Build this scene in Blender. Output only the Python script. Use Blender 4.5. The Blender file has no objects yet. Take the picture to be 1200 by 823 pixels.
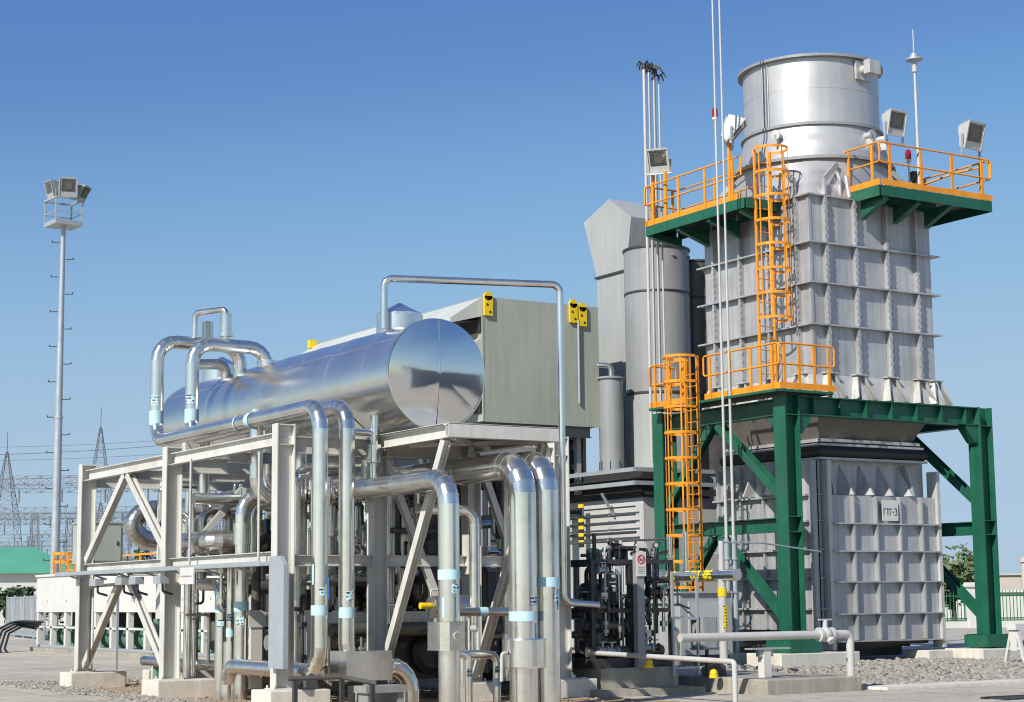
import bpy, math, random
from mathutils import Vector, Matrix
random.seed(11)
PI = math.pi
scene = bpy.context.scene
COL = scene.collection
V = Vector

# ------------------------------------------------------------------ materials
def new_mat(name):
    m = bpy.data.materials.new(name); m.use_nodes = True
    nt = m.node_tree
    return m, nt, nt.nodes['Principled BSDF']

def surf(name, base, metallic=0.0, rough=0.5, var=0.12, scale=1.5, streak=0.0, bump=0.0, bscale=20.0,
         rvar=0.1, stain=None, stain_amt=0.0, spec=0.5, coat=0.0):
    """painted / metal / mineral surface: colour mottling, vertical streaks, roughness variation, fine bump"""
    m, nt, b = new_mat(name)
    N, L = nt.nodes, nt.links
    geo = N.new('ShaderNodeNewGeometry')
    n1 = N.new('ShaderNodeTexNoise'); n1.inputs['Scale'].default_value = scale
    n1.inputs['Detail'].default_value = 6; n1.inputs['Roughness'].default_value = 0.6
    L.new(geo.outputs['Position'], n1.inputs['Vector'])
    mr = N.new('ShaderNodeMapRange')
    mr.inputs['From Min'].default_value = 0.25; mr.inputs['From Max'].default_value = 0.75
    mr.inputs['To Min'].default_value = 1 - var; mr.inputs['To Max'].default_value = 1 + var
    L.new(n1.outputs['Fac'], mr.inputs['Value'])
    val = mr.outputs['Result']
    if streak > 0:
        mp = N.new('ShaderNodeMapping'); mp.inputs['Scale'].default_value = (7, 7, 0.35)
        L.new(geo.outputs['Position'], mp.inputs['Vector'])
        n2 = N.new('ShaderNodeTexNoise'); n2.inputs['Scale'].default_value = 1.0; n2.inputs['Detail'].default_value = 5
        L.new(mp.outputs['Vector'], n2.inputs['Vector'])
        m2 = N.new('ShaderNodeMapRange')
        m2.inputs['From Min'].default_value = 0.3; m2.inputs['From Max'].default_value = 0.7
        m2.inputs['To Min'].default_value = 1 - streak; m2.inputs['To Max'].default_value = 1 + streak * 0.6
        L.new(n2.outputs['Fac'], m2.inputs['Value'])
        mu = N.new('ShaderNodeMath'); mu.operation = 'MULTIPLY'
        L.new(val, mu.inputs[0]); L.new(m2.outputs['Result'], mu.inputs[1]); val = mu.outputs[0]
    vm = N.new('ShaderNodeVectorMath'); vm.operation = 'SCALE'
    vm.inputs[0].default_value = base
    L.new(val, vm.inputs['Scale'])
    colour = vm.outputs['Vector']
    if stain is not None:
        n3 = N.new('ShaderNodeTexNoise'); n3.inputs['Scale'].default_value = scale * 0.45; n3.inputs['Detail'].default_value = 9
        n3.inputs['Roughness'].default_value = 0.7
        L.new(geo.outputs['Position'], n3.inputs['Vector'])
        m3 = N.new('ShaderNodeMapRange')
        m3.inputs['From Min'].default_value = 0.5; m3.inputs['From Max'].default_value = 0.72
        m3.inputs['To Min'].default_value = 0; m3.inputs['To Max'].default_value = stain_amt
        L.new(n3.outputs['Fac'], m3.inputs['Value'])
        mx = N.new('ShaderNodeMix'); mx.data_type = 'RGBA'
        L.new(m3.outputs['Result'], mx.inputs['Factor'])
        L.new(colour, mx.inputs[6]); mx.inputs[7].default_value = (*stain, 1)
        colour = mx.outputs[2]
    L.new(colour, b.inputs['Base Color'])
    b.inputs['Metallic'].default_value = metallic
    b.inputs['Specular IOR Level'].default_value = spec
    b.inputs['Coat Weight'].default_value = coat
    m4 = N.new('ShaderNodeMapRange')
    m4.inputs['From Min'].default_value = 0.3; m4.inputs['From Max'].default_value = 0.7
    m4.inputs['To Min'].default_value = max(0.03, rough - rvar); m4.inputs['To Max'].default_value = min(1, rough + rvar)
    L.new(n1.outputs['Fac'], m4.inputs['Value']); L.new(m4.outputs['Result'], b.inputs['Roughness'])
    if bump > 0:
        n5 = N.new('ShaderNodeTexNoise'); n5.inputs['Scale'].default_value = bscale; n5.inputs['Detail'].default_value = 3
        L.new(geo.outputs['Position'], n5.inputs['Vector'])
        bp = N.new('ShaderNodeBump'); bp.inputs['Strength'].default_value = bump; bp.inputs['Distance'].default_value = 0.02
        L.new(n5.outputs['Fac'], bp.inputs['Height']); L.new(bp.outputs['Normal'], b.inputs['Normal'])
    return m

M = {}
M['alu']      = surf('aluminium cladding', (.80, .78, .735), .95, .21, .07, 1.6, .10, .15, 3.2, .07, (.46, .43, .38), .6)
M['alu_dull'] = surf('weathered cladding', (.60, .58, .53), .93, .28, .11, 1.8, .12, .2, 5, .07, (.34, .30, .24), .5)
M['tank']     = surf('tank cladding', (.80, .785, .75), .95, .22, .04, 1.2, 0, .07, 2.2, .05, (.5, .49, .46), .35)
M['mirror']   = surf('tank end cladding', (.76, .765, .77), 1.0, .085, .03, 1.0, 0, .05, 2.2, .03)
M['hopper']   = surf('shade darkened hopper steel', (.20, .19, .17), .2, .5, .10, 1.2, .1)  # base colour darkened for the shadow of the frame and walkway
M['silver']   = surf('silver stack paint', (.47, .475, .485), .3, .42, .13, 1.1, .22, .10, 9, .08, (.33, .315, .29), .55)
M['silver_w'] = surf('heat bleached casing', (.58, .575, .555), .25, .5, .12, 1.6, .2, .10, 9, .08, (.42, .37, .31), .4)
M['flue']     = surf('flue steel', (.53, .53, .53), .45, .44, .07, .9, .08, .08, 6, .06, (.42, .42, .42), .4)
M['dullgrey'] = surf('grey duct paint', (.29, .30, .305), 0, .5, .08, .8, .10, .05, 12, .08, (.26, .26, .26), .4)
M['duct']     = surf('pale duct paint', (.37, .385, .38), 0, .55, .06, .8, .08, .05, 12, .08)
M['khaki']    = surf('grey green cladding paint', (.385, .41, .35), 0, .5, .08, .7, .10, .06, 8, .08, (.27, .285, .25), .5)
M['hood']     = surf('pale hood paint', (.55, .57, .53), 0, .5, .05, .8, .04)
M['cream']    = surf('cream steel paint', (.64, .63, .585), 0, .42, .06, 1.6, .10, .05, 18, .08, (.36, .31, .24), .55)
M['wall']     = surf('grey enclosure paint', (.52, .525, .52), 0, .5, .06, .9, .08, .04, 10, .08, (.34, .33, .31), .5)
M['green']    = surf('green steel paint', (.012, .118, .068), 0, .42, .18, 1.7, .16, .05, 16, .1, (.035, .09, .06), .6)
M['orange']   = surf('orange safety paint', (.84, .315, .016), 0, .42, .14, 2.5, .12, .03, 20, .08, (.50, .17, .03), .5)
M['yellow']   = surf('yellow paint', (.85, .60, .02), 0, .4, .06, 3, 0)
M['galv']     = surf('galvanised steel', (.42, .46, .49), .3, .45, .08, 2, .06, .04, 14, .08, (.34, .37, .40), .5)
M['whitepipe']= surf('white pipe paint', (.52, .515, .495), 0, .38, .07, 3, .04)
M['white']    = surf('white enamel', (.66, .65, .62), 0, .4, .05, 2, .03)
M['black']    = surf('black rubber bellows', (.018, .018, .02), 0, .45, .3, 4, 0, .3, 14, .1)
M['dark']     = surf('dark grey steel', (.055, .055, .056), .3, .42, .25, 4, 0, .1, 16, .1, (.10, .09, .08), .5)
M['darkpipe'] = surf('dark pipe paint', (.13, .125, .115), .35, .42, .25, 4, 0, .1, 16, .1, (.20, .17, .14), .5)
M['void']     = surf('dark louvre and shade fill', (.03, .03, .032), 0, .8, .2, 4)  # black for louvres, also for strips and boxes standing in for shade
M['pumpgreen']= surf('pump green paint', (.15, .29, .23), 0, .42, .12, 3, .05)
M['concrete'] = surf('pale concrete', (.68, .645, .57), 0, .85, .08, 2.4, .12, .25, 30, .08, (.37, .33, .27), .5)
M['slab']     = surf('old slab concrete', (.36, .335, .28), 0, .9, .16, 2.0, .20, .35, 26, .06, (.22, .19, .15), .7)
M['soil']     = surf('packed soil', (.42, .29, .18), 0, .95, .14, 2.2, 0, .6, 12, .04, (.30, .21, .14), .6)
M['stone']    = surf('gravel stone', (.31, .285, .25), 0, .9, .55, 9, 0, .2, 30, .05)
M['gravelbed']= surf('gravel bed', (.22, .20, .175), 0, .95, .3, 8, 0, .8, 30, .04)
M['band']     = surf('pale blue tape', (.50, .74, .80), 0, .45, .06, 4, 0)
M['red']      = surf('red paint', (.55, .02, .03), 0, .4, .1, 3)
M['blue']     = surf('blue handle paint', (.02, .17, .48), 0, .4, .1, 3)
M['lattice']  = surf('far lattice steel', (.20, .215, .24), .3, .5, .1, .2)
M['wire']     = surf('conductor wire', (.16, .17, .19), .3, .5, .1, .2)
M['bark']     = surf('bark', (.10, .075, .05), 0, .9, .3, 4, 0, .5, 12)
M['leaf']     = surf('leaf', (.055, .095, .028), 0, .6, .5, 1.3)
M['leaf_b']   = surf('leaf pale', (.10, .14, .045), 0, .6, .5, 1.3)
M['grass']    = surf('lawn grass', (.07, .16, .025), 0, .9, .35, .5, 0, .8, 5)
M['roofgreen']= surf('green sheet roof', (.10, .36, .24), 0, .5, .08, .4)
M['plaster']  = surf('white plaster', (.66, .65, .62), 0, .8, .06, .3, .05)
M['pinkwall'] = surf('pinkish plaster', (.55, .47, .43), 0, .85, .10, .25, .05)
M['fencegreen']=surf('fence green paint', (.02, .13, .07), 0, .5, .1, 1)
M['redlamp']  = surf('red lamp lens', (.30, .01, .015), 0, .15, .05, 3)
M['ink']      = surf('black ink', (.02, .02, .022), 0, .6, .1, 3)
M['screen']   = surf('grey mesh panel', (.34, .36, .37), .3, .6, .2, 6, .1)

def glass_mat():
    m, nt, b = new_mat('lamp glass')
    b.inputs['Base Color'].default_value = (.06, .065, .06, 1); b.inputs['Roughness'].default_value = .08
    b.inputs['Metallic'].default_value = .0; b.inputs['Coat Weight'].default_value = .6
    return m
M['glass'] = glass_mat()

def sticker_mat(name, bg, fg, rows, cells):
    """small printed label: short dark print rows on a pale ground (illegible in the photo)"""
    m, nt, b = new_mat(name); N, L = nt.nodes, nt.links
    geo = N.new('ShaderNodeNewGeometry'); sep = N.new('ShaderNodeSeparateXYZ'); L.new(geo.outputs['Position'], sep.inputs[0])
    s = N.new('ShaderNodeMath'); s.operation = 'MULTIPLY'; s.inputs[1].default_value = rows; L.new(sep.outputs['Z'], s.inputs[0])
    f = N.new('ShaderNodeMath'); f.operation = 'FRACT'; L.new(s.outputs[0], f.inputs[0])
    g = N.new('ShaderNodeMath'); g.operation = 'GREATER_THAN'; g.inputs[1].default_value = .45; L.new(f.outputs[0], g.inputs[0])
    n = N.new('ShaderNodeTexNoise'); n.inputs['Scale'].default_value = cells; n.inputs['Detail'].default_value = 1; L.new(geo.outputs['Position'], n.inputs['Vector'])
    h = N.new('ShaderNodeMath'); h.operation = 'GREATER_THAN'; h.inputs[1].default_value = .5; L.new(n.outputs['Fac'], h.inputs[0])
    k = N.new('ShaderNodeMath'); k.operation = 'MULTIPLY'; L.new(g.outputs[0], k.inputs[0]); L.new(h.outputs[0], k.inputs[1])
    mx = N.new('ShaderNodeMix'); mx.data_type = 'RGBA'; L.new(k.outputs[0], mx.inputs['Factor'])
    mx.inputs[6].default_value = (*bg, 1); mx.inputs[7].default_value = (*fg, 1)
    L.new(mx.outputs[2], b.inputs['Base Color']); b.inputs['Roughness'].default_value = .5
    return m
M['sticker']  = sticker_mat('pipe sticker', (.52, .74, .79), (.02, .04, .06), 19, 26)
M['ytag']     = sticker_mat('yellow printed tag', (.85, .66, .03), (.05, .04, .01), 16, 22)

def ground_mat():
    m, nt, b = new_mat('sunlit concrete paving'); N, L = nt.nodes, nt.links
    geo = N.new('ShaderNodeNewGeometry')
    def noise(s, d=6, r=.6):
        n = N.new('ShaderNodeTexNoise'); n.inputs['Scale'].default_value = s; n.inputs['Detail'].default_value = d; n.inputs['Roughness'].default_value = r
        L.new(geo.outputs['Position'], n.inputs['Vector']); return n
    a = noise(.22, 8, .65); c = noise(14, 4)
    cr = N.new('ShaderNodeValToRGB'); e = cr.color_ramp.elements
    e[0].position = .32; e[0].color = (.43, .385, .315, 1); e[1].position = .68; e[1].color = (.60, .55, .465, 1)
    L.new(a.outputs['Fac'], cr.inputs['Fac'])
    mr = N.new('ShaderNodeMapRange'); mr.inputs['To Min'].default_value = .86; mr.inputs['To Max'].default_value = 1.12
    mr.inputs['From Min'].default_value = .3; mr.inputs['From Max'].default_value = .7
    L.new(c.outputs['Fac'], mr.inputs['Value'])
    vm = N.new('ShaderNodeVectorMath'); vm.operation = 'SCALE'; L.new(cr.outputs['Color'], vm.inputs[0]); L.new(mr.outputs['Result'], vm.inputs['Scale'])
    br = N.new('ShaderNodeTexBrick'); br.inputs['Scale'].default_value = .25; br.inputs['Mortar Size'].default_value = .004
    br.inputs['Color1'].default_value = (1, 1, 1, 1); br.inputs['Color2'].default_value = (.93, .93, .93, 1); br.inputs['Mortar'].default_value = (.45, .42, .38, 1)
    br.offset = 0.0
    L.new(geo.outputs['Position'], br.inputs['Vector'])
    mu = N.new('ShaderNodeVectorMath'); mu.operation = 'MULTIPLY'; L.new(vm.outputs[0], mu.inputs[0]); L.new(br.outputs['Color'], mu.inputs[1])
    L.new(mu.outputs[0], b.inputs['Base Color']); b.inputs['Roughness'].default_value = .9
    st_ = noise(.9, 9, .72); ms = N.new('ShaderNodeMapRange'); ms.inputs['From Min'].default_value = .54; ms.inputs['From Max'].default_value = .70; ms.inputs['To Min'].default_value = 1; ms.inputs['To Max'].default_value = .62
    L.new(st_.outputs['Fac'], ms.inputs['Value'])
    vo = N.new('ShaderNodeTexVoronoi'); vo.feature = 'DISTANCE_TO_EDGE'; vo.inputs['Scale'].default_value = .55; wn = noise(1.3, 4); ad = N.new('ShaderNodeVectorMath'); ad.operation = 'ADD'
    L.new(geo.outputs['Position'], ad.inputs[0]); L.new(wn.outputs['Color'], ad.inputs[1]); L.new(ad.outputs[0], vo.inputs['Vector'])
    ck = N.new('ShaderNodeMapRange'); ck.inputs['From Min'].default_value = .002; ck.inputs['From Max'].default_value = .012; ck.inputs['To Min'].default_value = .6; ck.inputs['To Max'].default_value = 1
    L.new(vo.outputs['Distance'], ck.inputs['Value']); mm = N.new('ShaderNodeMath'); mm.operation = 'MULTIPLY'; L.new(ms.outputs['Result'], mm.inputs[0]); L.new(ck.outputs['Result'], mm.inputs[1])
    m3 = N.new('ShaderNodeVectorMath'); m3.operation = 'SCALE'; L.new(mu.outputs[0], m3.inputs[0]); L.new(mm.outputs[0], m3.inputs['Scale']); L.new(m3.outputs[0], b.inputs['Base Color'])
    bp = N.new('ShaderNodeBump'); bp.inputs['Strength'].default_value = .25; bp.inputs['Distance'].default_value = .01
    L.new(c.outputs['Fac'], bp.inputs['Height']); L.new(bp.outputs['Normal'], b.inputs['Normal'])
    return m
M['ground'] = ground_mat()

# ------------------------------------------------------------------ mesh builder
class MB:
    def __init__(s): s.v = []; s.f = []; s.sm = []
    def add(s, vs, fs, smooth=False):
        o = len(s.v); s.v += [tuple(p) for p in vs]
        for f in fs: s.f.append(tuple(i + o for i in f)); s.sm.append(smooth)
        return s
    def box(s, x0, x1, y0, y1, z0, z1):
        vs = [(x, y, z) for z in (z0, z1) for y in (y0, y1) for x in (x0, x1)]
        return s.add(vs, [(0, 2, 3, 1), (4, 5, 7, 6), (0, 1, 5, 4), (2, 6, 7, 3), (0, 4, 6, 2), (1, 3, 7, 5)])
    def obox(s, p0, p1, u, wu, v, wv):
        """box from p0 to p1 with cross-section wu along u and wv along v"""
        p0, p1, u, v = V(p0), V(p1), V(u).normalized() * wu / 2, V(v).normalized() * wv / 2
        vs = [p + a * u + b * v for p in (p0, p1) for b in (-1, 1) for a in (-1, 1)]
        return s.add(vs, [(0, 2, 3, 1), (4, 5, 7, 6), (0, 1, 5, 4), (2, 6, 7, 3), (0, 4, 6, 2), (1, 3, 7, 5)])
    def bar(s, p0, p1, w, h=None, up=(0, 0, 1)):
        h = h or w
        d = (V(p1) - V(p0)).normalized(); up = V(up)
        if abs(d.dot(up)) > .98: up = V((0, 1, 0))
        u = d.cross(up).normalized(); v = u.cross(d)
        return s.obox(p0, p1, u, w, v, h)
    def hsec(s, p0, p1, web, d, b, tf=.016, tw=.011):
        """H-section between p0 and p1; web direction 'web', depth d, flange width b"""
        p0, p1 = V(p0), V(p1); ax = (p1 - p0).normalized()
        w = V(web); w = (w - ax * w.dot(ax)).normalized(); n = ax.cross(w)
        for sg in (-1, 1):
            o = w * (d / 2 - tf / 2) * sg
            s.obox(p0 + o, p1 + o, w, tf, n, b)
        s.obox(p0, p1, w, d - 2 * tf, n, tw)
        return s
    def ring(s, c, ax, r, n):
        ax = V(ax).normalized(); t = V((0, 0, 1)) if abs(ax.z) < .9 else V((1, 0, 0))
        u = ax.cross(t).normalized(); w = ax.cross(u)
        c = V(c)
        return [c + u * (r * math.cos(2 * PI * i / n)) + w * (r * math.sin(2 * PI * i / n)) for i in range(n)]
    def strip(s, ra, rb, smooth=True):
        n = len(ra)
        return s.add(ra + rb, [(i, (i + 1) % n, n + (i + 1) % n, n + i) for i in range(n)], smooth)
    def cyl(s, p0, p1, r0, r1=None, n=20, caps=True):
        r1 = r0 if r1 is None else r1
        ax = V(p1) - V(p0)
        a, b = s.ring(p0, ax, r0, n), s.ring(p1, ax, r1, n)
        s.strip(a, b)
        if caps:
            s.add(a, [tuple(range(n))[::-1]]); s.add(b, [tuple(range(n))])
        return s
    def lathe(s, base, prof, n=40, axis=(0, 0, 1), smooth=True, caps=True):
        base = V(base); axis = V(axis).normalized()
        rings = [s.ring(base + axis * h, axis, max(r, .0005), n) for r, h in prof]
        for a, b in zip(rings[:-1], rings[1:]): s.strip(a, b, smooth)
        if caps:
            s.add(rings[0], [tuple(range(n))[::-1]]); s.add(rings[-1], [tuple(range(n))])
        return s
    def prism(s, poly, ext):
        n = len(poly); a = [V(p) for p in poly]; e = V(ext); b = [p + e for p in a]
        s.add(a + b, [tuple(range(n))[::-1], tuple(range(n, 2 * n))] + [(i, (i + 1) % n, n + (i + 1) % n, n + i) for i in range(n)])
        return s
    def sph(s, c, r, n=12, sz=1.0):
        prof = [(r * math.sin(PI * k / 8), -r * sz * math.cos(PI * k / 8)) for k in range(9)]
        return s.lathe(c, prof, n, caps=False)
    def quad(s, a, b, c, d): return s.add([a, b, c, d], [(0, 1, 2, 3)])
    def pipe(s, pts, r, R=None, n=20, gores=5, seam=1.0, caps=True, seams=True):
        pts = [V(p) for p in pts]
        R = R or r * 2.6
        segs = []; cur = pts[0]; corner = []
        for i in range(1, len(pts) - 1):
            a = (pts[i] - pts[i - 1]).normalized(); b = (pts[i + 1] - pts[i]).normalized()
            th = a.angle(b)
            if th < .02: continue
            t = R * math.tan(th / 2)
            lim = .49 * min((pts[i] - pts[i - 1]).length, (pts[i + 1] - pts[i]).length)
            if i == 1: lim = max(lim, .95 * (pts[i] - pts[0]).length if (pts[i + 1] - pts[i]).length > 2 * t else lim)
            t = min(t, lim); rr = t / math.tan(th / 2)
            s0, s1 = pts[i] - a * t, pts[i] + b * t
            segs.append(('s', cur, s0)); segs.append(('e', s0, a, b, th, rr)); cur = s1
        segs.append(('s', cur, pts[-1]))
        first = last = None
        for sg in segs:
            if sg[0] == 's':
                p, q = sg[1], sg[2]; d = q - p
                if d.length < 1e-4: continue
                A, B = s.ring(p, d, r, n), s.ring(q, d, r, n); s.strip(A, B)
                if seams:
                    k = max(1, int(d.length / seam)); dn = d.normalized()
                    off = [d.length * (j + .0) / k for j in range(k + 1)]
                    for o in off:
                        o = min(max(o, .02), d.length - .02)
                        if d.length < .06: continue
                        c0, c1 = p + dn * (o - .014), p + dn * (o + .014)
                        rr2 = r + max(.0025, r * .025)
                        a0, a1 = s.ring(c0, d, rr2, n), s.ring(c1, d, rr2, n)
                        s.strip(a0, a1); s.strip(s.ring(c0, d, r * .99, n), a0, False); s.strip(a1, s.ring(c1, d, r * .99, n), False)
            else:
                _, s0, a, b, th, rr = sg
                nrm = (b - a * a.dot(b)).normalized(); c = s0 + nrm * rr
                prev = None
                for j in range(gores + 1):
                    t = th * j / gores
                    pos = c - nrm * rr * math.cos(t) + a * rr * math.sin(t)
                    tan = a * math.cos(t) + nrm * math.sin(t)
                    side = a.cross(nrm).normalized(); rad = tan.cross(side)
                    ri = [pos + side * (r * math.cos(2 * PI * q / n)) + rad * (r * math.sin(2 * PI * q / n)) for q in range(n)]
                    if prev: s.strip(prev, ri)
                    if seams and 0 < j < gores:
                        rb = [[pos + tan * e + (q - pos) * 1.025 for q in ri] for e in (-.009, .009)]; s.strip(rb[0], rb[1])
                        s.strip([pos + tan * -.009 + (q - pos) * .98 for q in ri], rb[0], False); s.strip(rb[1], [pos + tan * .009 + (q - pos) * .98 for q in ri], False)
                    prev = ri
        if caps:
            d0 = pts[1] - pts[0]; d1 = pts[-1] - pts[-2]
            s.add(s.ring(pts[0], d0, r, n), [tuple(range(n))[::-1]]); s.add(s.ring(pts[-1], d1, r, n), [tuple(range(n))])
        return s
    def build(s, name, mat, parent=None, org=None):
        if parent is not None: org = ORG[parent.name]
        elif org is None:
            org = V((sum(p[0] for p in s.v) / len(s.v), sum(p[1] for p in s.v) / len(s.v), min(p[2] for p in s.v)))
        org = V(org)
        me = bpy.data.meshes.new(name)
        me.from_pydata([tuple(V(p) - org) for p in s.v], [], s.f)
        me.polygons.foreach_set('use_smooth', s.sm)
        me.update()
        me.materials.append(M[mat] if isinstance(mat, str) else mat)
        o = bpy.data.objects.new(name, me); COL.objects.link(o)
        if parent is not None: o.parent = parent
        else: o.location = org
        ORG[o.name] = org
        return o
ORG = {}

def tag(o, label, cat, group=None):
    o['label'] = label; o['category'] = cat
    if group: o['group'] = group
    return o
def thing(name, label, cat, loc, group=None):
    o = bpy.data.objects.new(name, None); COL.objects.link(o); o.location = loc; o.empty_display_size = .2
    ORG[o.name] = V(loc)
    return tag(o, label, cat, group)
def struct(o, kind='structure'): o['kind'] = kind; return o
def copy_thing(o, loc, label, rotz=None, group=None):
    c = o.copy(); COL.objects.link(c); c.location = loc
    if rotz is not None: c.rotation_euler = (0, 0, rotz)
    if label: c['label'] = label
    if group: c['group'] = group
    ORG[c.name] = V(loc)
    for ch in list(o.children):
        d = ch.copy(); COL.objects.link(d); d.parent = c
        for g in list(ch.children):
            e = g.copy(); COL.objects.link(e); e.parent = d
    return c

# ------------------------------------------------------------------ camera, sun, sky
YAW, PITCH, ROLL, F = math.radians(32.02), math.radians(7.91), math.radians(.568), 2096.5
fw = V((math.sin(YAW) * math.cos(PITCH), math.cos(YAW) * math.cos(PITCH), math.sin(PITCH)))
rt0 = V((math.cos(YAW), -math.sin(YAW), 0)); up0 = rt0.cross(fw)
rt = rt0 * math.cos(ROLL) - up0 * math.sin(ROLL); up = up0 * math.cos(ROLL) + rt0 * math.sin(ROLL)
cam = bpy.data.cameras.new('camera'); co = bpy.data.objects.new('camera', cam); COL.objects.link(co)
mw = Matrix((( rt.x, up.x, -fw.x, 0), (rt.y, up.y, -fw.y, 0), (rt.z, up.z, -fw.z, 1.6), (0, 0, 0, 1)))
co.matrix_world = mw
cam.sensor_width = 36; cam.lens = F / 1200 * 36; cam.clip_start = .5; cam.clip_end = 8000
scene.camera = co
FWD = V((math.sin(YAW), math.cos(YAW), 0)); RGT = rt0
def bg(L, D, z=0): p = FWD * D + RGT * L; return V((p.x, p.y, z))     # far ground point: L to the right, D ahead

AZ, EL = math.radians(67), math.radians(36)
tosun = V((-math.cos(EL) * math.sin(AZ), -math.cos(EL) * math.cos(AZ), math.sin(EL)))
sl = bpy.data.lights.new('sun', 'SUN'); sl.energy = 5.0; sl.angle = math.radians(.5); sl.color = (1, .945, .86)
so = bpy.data.objects.new('sun', sl); COL.objects.link(so); so.rotation_euler = (-tosun).to_track_quat('-Z', 'Y').to_euler()
w = bpy.data.worlds.new('World'); scene.world = w; w.use_nodes = True
nt = w.node_tree; bgn = nt.nodes['Background']
sky = nt.nodes.new('ShaderNodeTexSky'); sky.sky_type = 'NISHITA'; sky.sun_disc = False
sky.sun_elevation = EL; sky.sun_rotation = math.atan2(tosun.x, tosun.y)
sky.altitude = 200; sky.air_density = 1.0; sky.dust_density = 0; sky.ozone_density = 2.0
hs = nt.nodes.new('ShaderNodeHueSaturation'); hs.inputs['Saturation'].default_value = 1.2
sc1 = nt.nodes.new('ShaderNodeVectorMath'); sc1.operation = 'SCALE'; sc1.inputs['Scale'].default_value = .1
cv = nt.nodes.new('ShaderNodeRGBCurve')
for ci, pts in enumerate((((.105, .092), (.151, .148), (.19, .196), (.228, .233), (.397, .325), (.8, .36)), ((.15, .165), (.26, .225), (.323, .312), (.38, .368), (.438, .411), (.63, .475)), ((.30, .45), (.50, .505), (.58, .575), (.64, .61), (.70, .628), (.766, .636)))):
    c_ = cv.mapping.curves[ci]; c_.points[1].location = (1, (.37, .50, .65)[ci]); c_.points[0].location = (0, (.060, .11, .36)[ci])
    for q in pts: c_.points.new(*q)
cv.mapping.extend = 'HORIZONTAL'; cv.mapping.update()
sc2 = nt.nodes.new('ShaderNodeVectorMath'); sc2.operation = 'SCALE'; sc2.inputs['Scale'].default_value = 10
nt.links.new(sky.outputs['Color'], hs.inputs['Color']); nt.links.new(hs.outputs['Color'], sc1.inputs[0]); nt.links.new(sc1.outputs[0], cv.inputs['Color']); nt.links.new(cv.outputs['Color'], sc2.inputs[0])
# towards the sun the sky keeps its full pale brightness
tc = nt.nodes.new('ShaderNodeTexCoord'); dt = nt.nodes.new('ShaderNodeVectorMath'); dt.operation = 'DOT_PRODUCT'; dt.inputs[1].default_value = tosun
mrs = nt.nodes.new('ShaderNodeMapRange'); mrs.interpolation_type = 'SMOOTHSTEP'; mrs.inputs['From Min'].default_value = -.25; mrs.inputs['From Max'].default_value = .6
mxs = nt.nodes.new('ShaderNodeMix'); mxs.data_type = 'RGBA'
nt.links.new(tc.outputs['Generated'], dt.inputs[0]); nt.links.new(dt.outputs['Value'], mrs.inputs['Value']); nt.links.new(mrs.outputs['Result'], mxs.inputs['Factor'])
nt.links.new(sc2.outputs[0], mxs.inputs[6]); nt.links.new(sky.outputs['Color'], mxs.inputs[7])
nt.links.new(mxs.outputs[2], bgn.inputs['Color']); bgn.inputs['Strength'].default_value = .113
scene.view_settings.view_transform = 'Standard'; scene.view_settings.look = 'None'
scene.view_settings.exposure = .02; scene.view_settings.gamma = 1; scene.view_settings.use_curve_mapping = False
scene.render.engine = 'CYCLES'; scene.cycles.max_bounces = 7; scene.cycles.glossy_bounces = 4; scene.cycles.caustics_reflective = False
scene.cycles.samples = 160; scene.cycles.use_denoising = True; scene.cycles.filter_width = 1.1; scene.cycles.sample_clamp_indirect = 4
scene.render.resolution_x = 1024; scene.render.resolution_y = 702
# ------------------------------------------------------------------ ground
m = MB(); S = 2500
m.quad((-S, -S, 0), (S, -S, 0), (S, S, 0), (-S, S, 0)); struct(m.build('ground', 'ground', None, (0, 0, 0)))
m = MB(); m.quad((11.0, 21.5, .004), (17.2, 21.5, .004), (17.2, 36.2, .004), (11.0, 36.2, .004)); struct(m.build('bare_soil', 'soil', None, (14, 29, 0)))
m = MB(); m.quad((21.5, 23.9, .005), (40, 23.9, .005), (40, 40, .005), (21.5, 40, .005)); struct(m.build('gravel_ground', 'gravelbed', None, (30, 30, 0)))
m = MB(); m.box(21.9, 60, 23.0, 23.7, -.05, .05); struct(m.build('kerb', 'concrete', None, (40, 23.3, 0)))
m = MB(); m.quad((60, 78, .006), (200, 40, .006), (260, 160, .006), (90, 190, .006)); struct(m.build('lawn', 'grass', None, (100, 90, 0)))
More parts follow.
